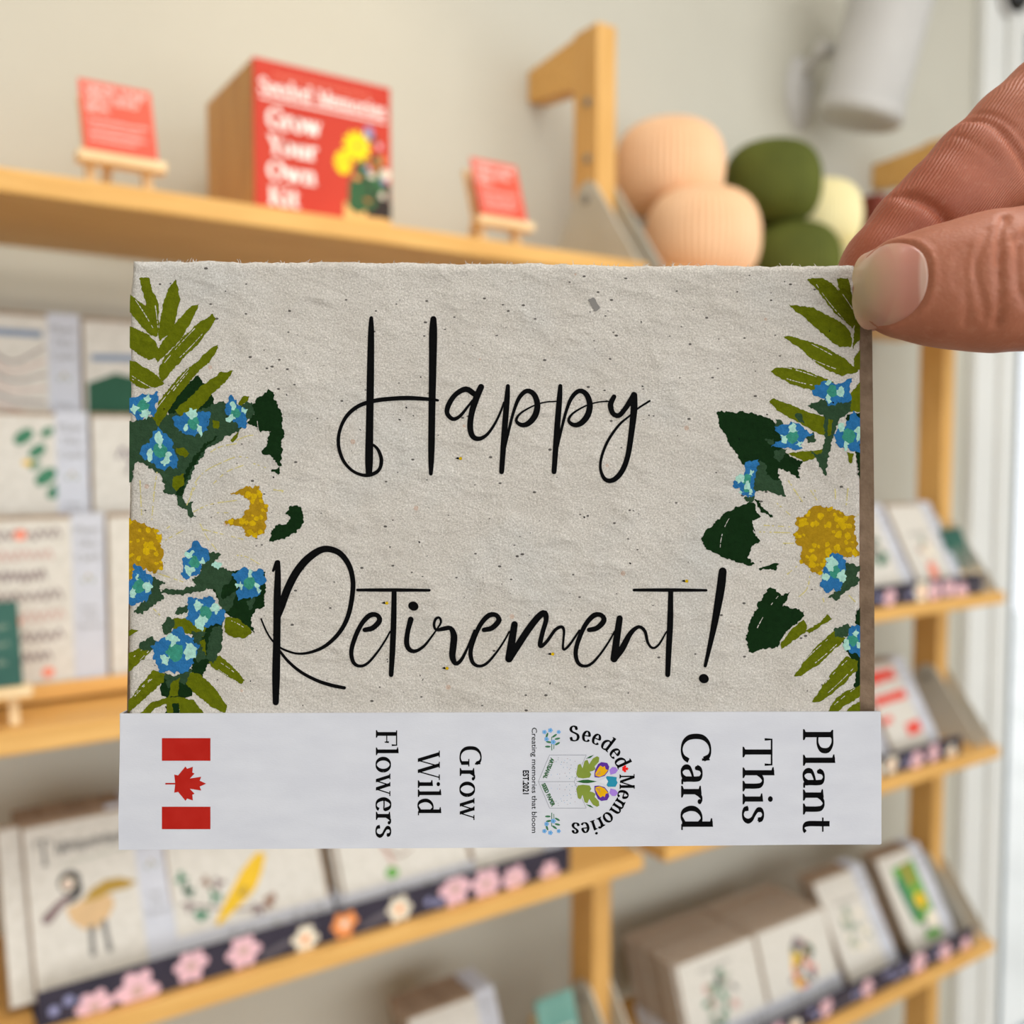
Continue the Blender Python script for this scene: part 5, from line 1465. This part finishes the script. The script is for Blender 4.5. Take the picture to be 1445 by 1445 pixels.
def skin_mat():
    m, nt, b = new_mat('skin', srgb(196, 138, 112), 0.5, 0.35)
    N, L = nt.nodes, nt.links
    tc = N.new('ShaderNodeTexCoord')
    def nz(scale, d=4, r=0.55, src=None):
        n = N.new('ShaderNodeTexNoise'); n.inputs['Scale'].default_value = scale; n.inputs['Detail'].default_value = d; n.inputs['Roughness'].default_value = r
        L.new(src or tc.outputs['Object'], n.inputs['Vector']); return n.outputs[0]
    def ramp(v_, p0, p1, c0, c1):
        n = N.new('ShaderNodeValToRGB'); n.color_ramp.elements[0].position = p0; n.color_ramp.elements[1].position = p1
        n.color_ramp.elements[0].color = c0; n.color_ramp.elements[1].color = c1; L.new(v_, n.inputs[0]); return n.outputs[0]
    def mix(fac, a, c):
        n = N.new('ShaderNodeMix'); n.data_type = 'RGBA'; L.new(fac, n.inputs[0]) if not isinstance(fac, float) else None
        for i, q_ in ((6, a), (7, c)):
            if isinstance(q_, tuple): n.inputs[i].default_value = q_
            else: L.new(q_, n.inputs[i])
        return n.outputs[2]
    base = ramp(nz(90, 4), 0.35, 0.68, srgb(160, 98, 72), srgb(180, 117, 91))
    at = N.new('ShaderNodeAttribute'); at.attribute_name = 'flush_shade'
    base = mix(at.outputs['Fac'], base, srgb(150, 72, 46))
    base = mix(ramp(nz(700, 3), 0.55, 0.75, (0, 0, 0, 1), (0.15, 0.15, 0.15, 1)), base, srgb(206, 154, 126))
    L.new(base, b.inputs['Base Color'])
    b.inputs['Subsurface Weight'].default_value = 0.08
    b.inputs['Subsurface Radius'].default_value = (0.004, 0.0012, 0.0006)
    b.inputs['Subsurface Scale'].default_value = 0.6
    # friction ridges on the palm side of the index, fine skin grain elsewhere
    mp = N.new('ShaderNodeMapping'); mp.inputs['Rotation'].default_value = (0, 0, 0.62)
    L.new(tc.outputs['Object'], mp.inputs[0])
    w = N.new('ShaderNodeTexWave'); w.inputs['Scale'].default_value = 620; w.inputs['Distortion'].default_value = 9.0; w.inputs['Detail'].default_value = 3; w.inputs['Detail Scale'].default_value = 0.16
    L.new(mp.outputs[0], w.inputs['Vector'])
    rd = N.new('ShaderNodeAttribute'); rd.attribute_name = 'ridges'
    mu = N.new('ShaderNodeMath'); mu.operation = 'MULTIPLY'; L.new(w.outputs['Fac'], mu.inputs[0]); L.new(rd.outputs['Fac'], mu.inputs[1])
    vo = N.new('ShaderNodeTexVoronoi'); vo.inputs['Scale'].default_value = 1500; L.new(tc.outputs['Object'], vo.inputs['Vector'])
    ad = N.new('ShaderNodeMath'); ad.operation = 'MULTIPLY_ADD'; L.new(vo.outputs['Distance'], ad.inputs[0]); ad.inputs[1].default_value = 0.35; L.new(mu.outputs[0], ad.inputs[2])
    a2 = N.new('ShaderNodeMath'); a2.operation = 'MULTIPLY_ADD'; L.new(nz(600, 4), a2.inputs[0]); a2.inputs[1].default_value = 0.7; L.new(ad.outputs[0], a2.inputs[2])
    bp = N.new('ShaderNodeBump'); bp.inputs['Strength'].default_value = 0.42; bp.inputs['Distance'].default_value = 0.00024
    L.new(a2.outputs[0], bp.inputs['Height']); L.new(bp.outputs[0], b.inputs['Normal'])
    return m
skin_mat()
def near_chain(pts, Vv):
    best = np.full(len(Vv), 1e3)
    for (a, ra), (b, rb) in zip(pts, pts[1:]):
        a, b = np.array(a), np.array(b); d = b - a
        t = np.clip(((Vv - a) @ d) / (d @ d), 0, 1)
        best = np.minimum(best, np.linalg.norm(Vv - a - t[:, None] * d, axis=1) - (ra + (rb - ra) * t))
    return best
di, dt = near_chain(I_PTS, V), near_chain(T_PTS, V)
on_i = np.clip((dt - di) / 2, 0, 1)
flush_shade = on_i * np.clip(1.15 - np.abs(V[:, 0] - 78) / 34, 0, 1) * 0.8 + (1 - on_i) * 0.18  # redder, darker index: blood in the skin plus shade put into the colour
ridg = on_i * np.clip((V[:, 2] + 14) / 4, 0, 1) * np.clip((V[:, 0] - 66) / 10, 0, 1)
for nm, arr in (('flush_shade', flush_shade), ('ridges', ridg)):
    at_ = hand_me.attributes.new(nm, 'FLOAT', 'POINT')
    at_.data.foreach_set('value', arr.astype(np.float32))
hand = thing('person', 'hand pinching the card by its upper right corner, thumb in front', 'hand', card.location.copy(), CAM_ROT)
obj('skin', hand_me, 'skin', hand)

# thumb nail, laid over the thumb's curve
m, nt, b = new_mat('nail', srgb(206, 158, 140), 0.28, 0.5)
N, L = nt.nodes, nt.links
at = N.new('ShaderNodeAttribute'); at.attribute_name = 'nail_zone'
rp = N.new('ShaderNodeValToRGB')
els = rp.color_ramp.elements
els[0].position = 0.0; els[0].color = srgb(190, 166, 130)
els[1].position = 1.0; els[1].color = srgb(196, 158, 142)
for p_, c_ in ((0.13, srgb(184, 156, 124)), (0.30, srgb(186, 144, 120)), (0.62, srgb(182, 124, 108)), (0.80, srgb(180, 122, 106)), (0.86, srgb(196, 158, 142))):
    e_ = els.new(p_); e_.color = c_
L.new(at.outputs['Fac'], rp.inputs[0]); L.new(rp.outputs[0], b.inputs['Base Color'])
b.inputs['Subsurface Weight'].default_value = 0.1
b.inputs['Subsurface Scale'].default_value = 0.002
nu, nv = 44, 30
ic = (gx.searchsorted, gy.searchsorted)
def top_z(x, y):
    i = int(np.clip(gx.searchsorted(x) - 1, 0, len(gx) - 2)); j = int(np.clip(gy.searchsorted(y) - 1, 0, len(gy) - 2))
    tx = (x - gx[i]) / (gx[i + 1] - gx[i]); ty = (y - gy[j]) / (gy[j + 1] - gy[j])
    def col(a, b_):
        cl = thumb[a, b_]
        ks = np.nonzero(cl < 0)[0]
        if not len(ks): return 6.0
        k = ks[-1]
        return gz[k] + (gz[k + 1] - gz[k]) * cl[k] / (cl[k] - cl[k + 1])
    return (col(i, j) * (1 - tx) + col(i + 1, j) * tx) * (1 - ty) + (col(i, j + 1) * (1 - tx) + col(i + 1, j + 1) * tx) * ty
verts, faces, zone = [], [], []
for j in range(nv + 1):
    rr = j / nv
    for i in range(nu):
        a = 2 * PI * i / nu
        c_, s_ = math.cos(a), math.sin(a)
        k = 1 / (abs(c_) ** 2.5 + abs(s_) ** 2.5) ** (1 / 2.5)
        x = NAIL_C[0] + NA * rr * k * c_; y = NAIL_C[1] + NB * rr * k * s_
        edge = max(0, (rr - 0.86) / 0.14)
        z = top_z(x, y) * 0.80 + (top_z(NAIL_C[0] * .6 + x * .4, y)) * 0.20 + 0.10 - 0.55 * edge ** 2
        verts.append((x * 1e-3, y * 1e-3, z * 1e-3))
        u_ = (x - (NAIL_C[0] - NA)) / (2 * NA)
        zone.append(float(np.clip(u_ + 0.10 * ((y - NAIL_C[1]) / NB) ** 2 * (1 if u_ < .5 else -1.6), 0, 1)))
for j in range(nv):
    for i in range(nu):
        a = j * nu + i; b_ = j * nu + (i + 1) % nu
        faces.append((a, a + nu, b_ + nu, b_))
nm = bpy.data.meshes.new('thumbnail')
nm.from_pydata(verts, [], faces)
nm.polygons.foreach_set('use_smooth', [True] * len(faces))
bm = bmesh.new(); bm.from_mesh(nm)
bmesh.ops.remove_doubles(bm, verts=bm.verts, dist=1e-7)
bmesh.ops.recalc_face_normals(bm, faces=bm.faces)
bm.normal_update()
if sum(f_.normal.z for f_ in bm.faces) < 0:
    bmesh.ops.reverse_faces(bm, faces=bm.faces)
bm.to_mesh(nm); bm.free()
zn = nm.attributes.new('nail_zone', 'FLOAT', 'POINT')
vals = []
for v_ in nm.vertices:
    x, y = v_.co.x * 1e3, v_.co.y * 1e3
    u_ = (x - (NAIL_C[0] - NA)) / (2 * NA)
    vals.append(float(np.clip(u_ + 0.10 * ((y - NAIL_C[1]) / NB) ** 2 * (1 if u_ < .5 else -1.6), 0, 1)))
zn.data.foreach_set('value', vals)
obj('thumbnail', nm, 'nail', hand)['label'] = 'pale pink thumbnail'
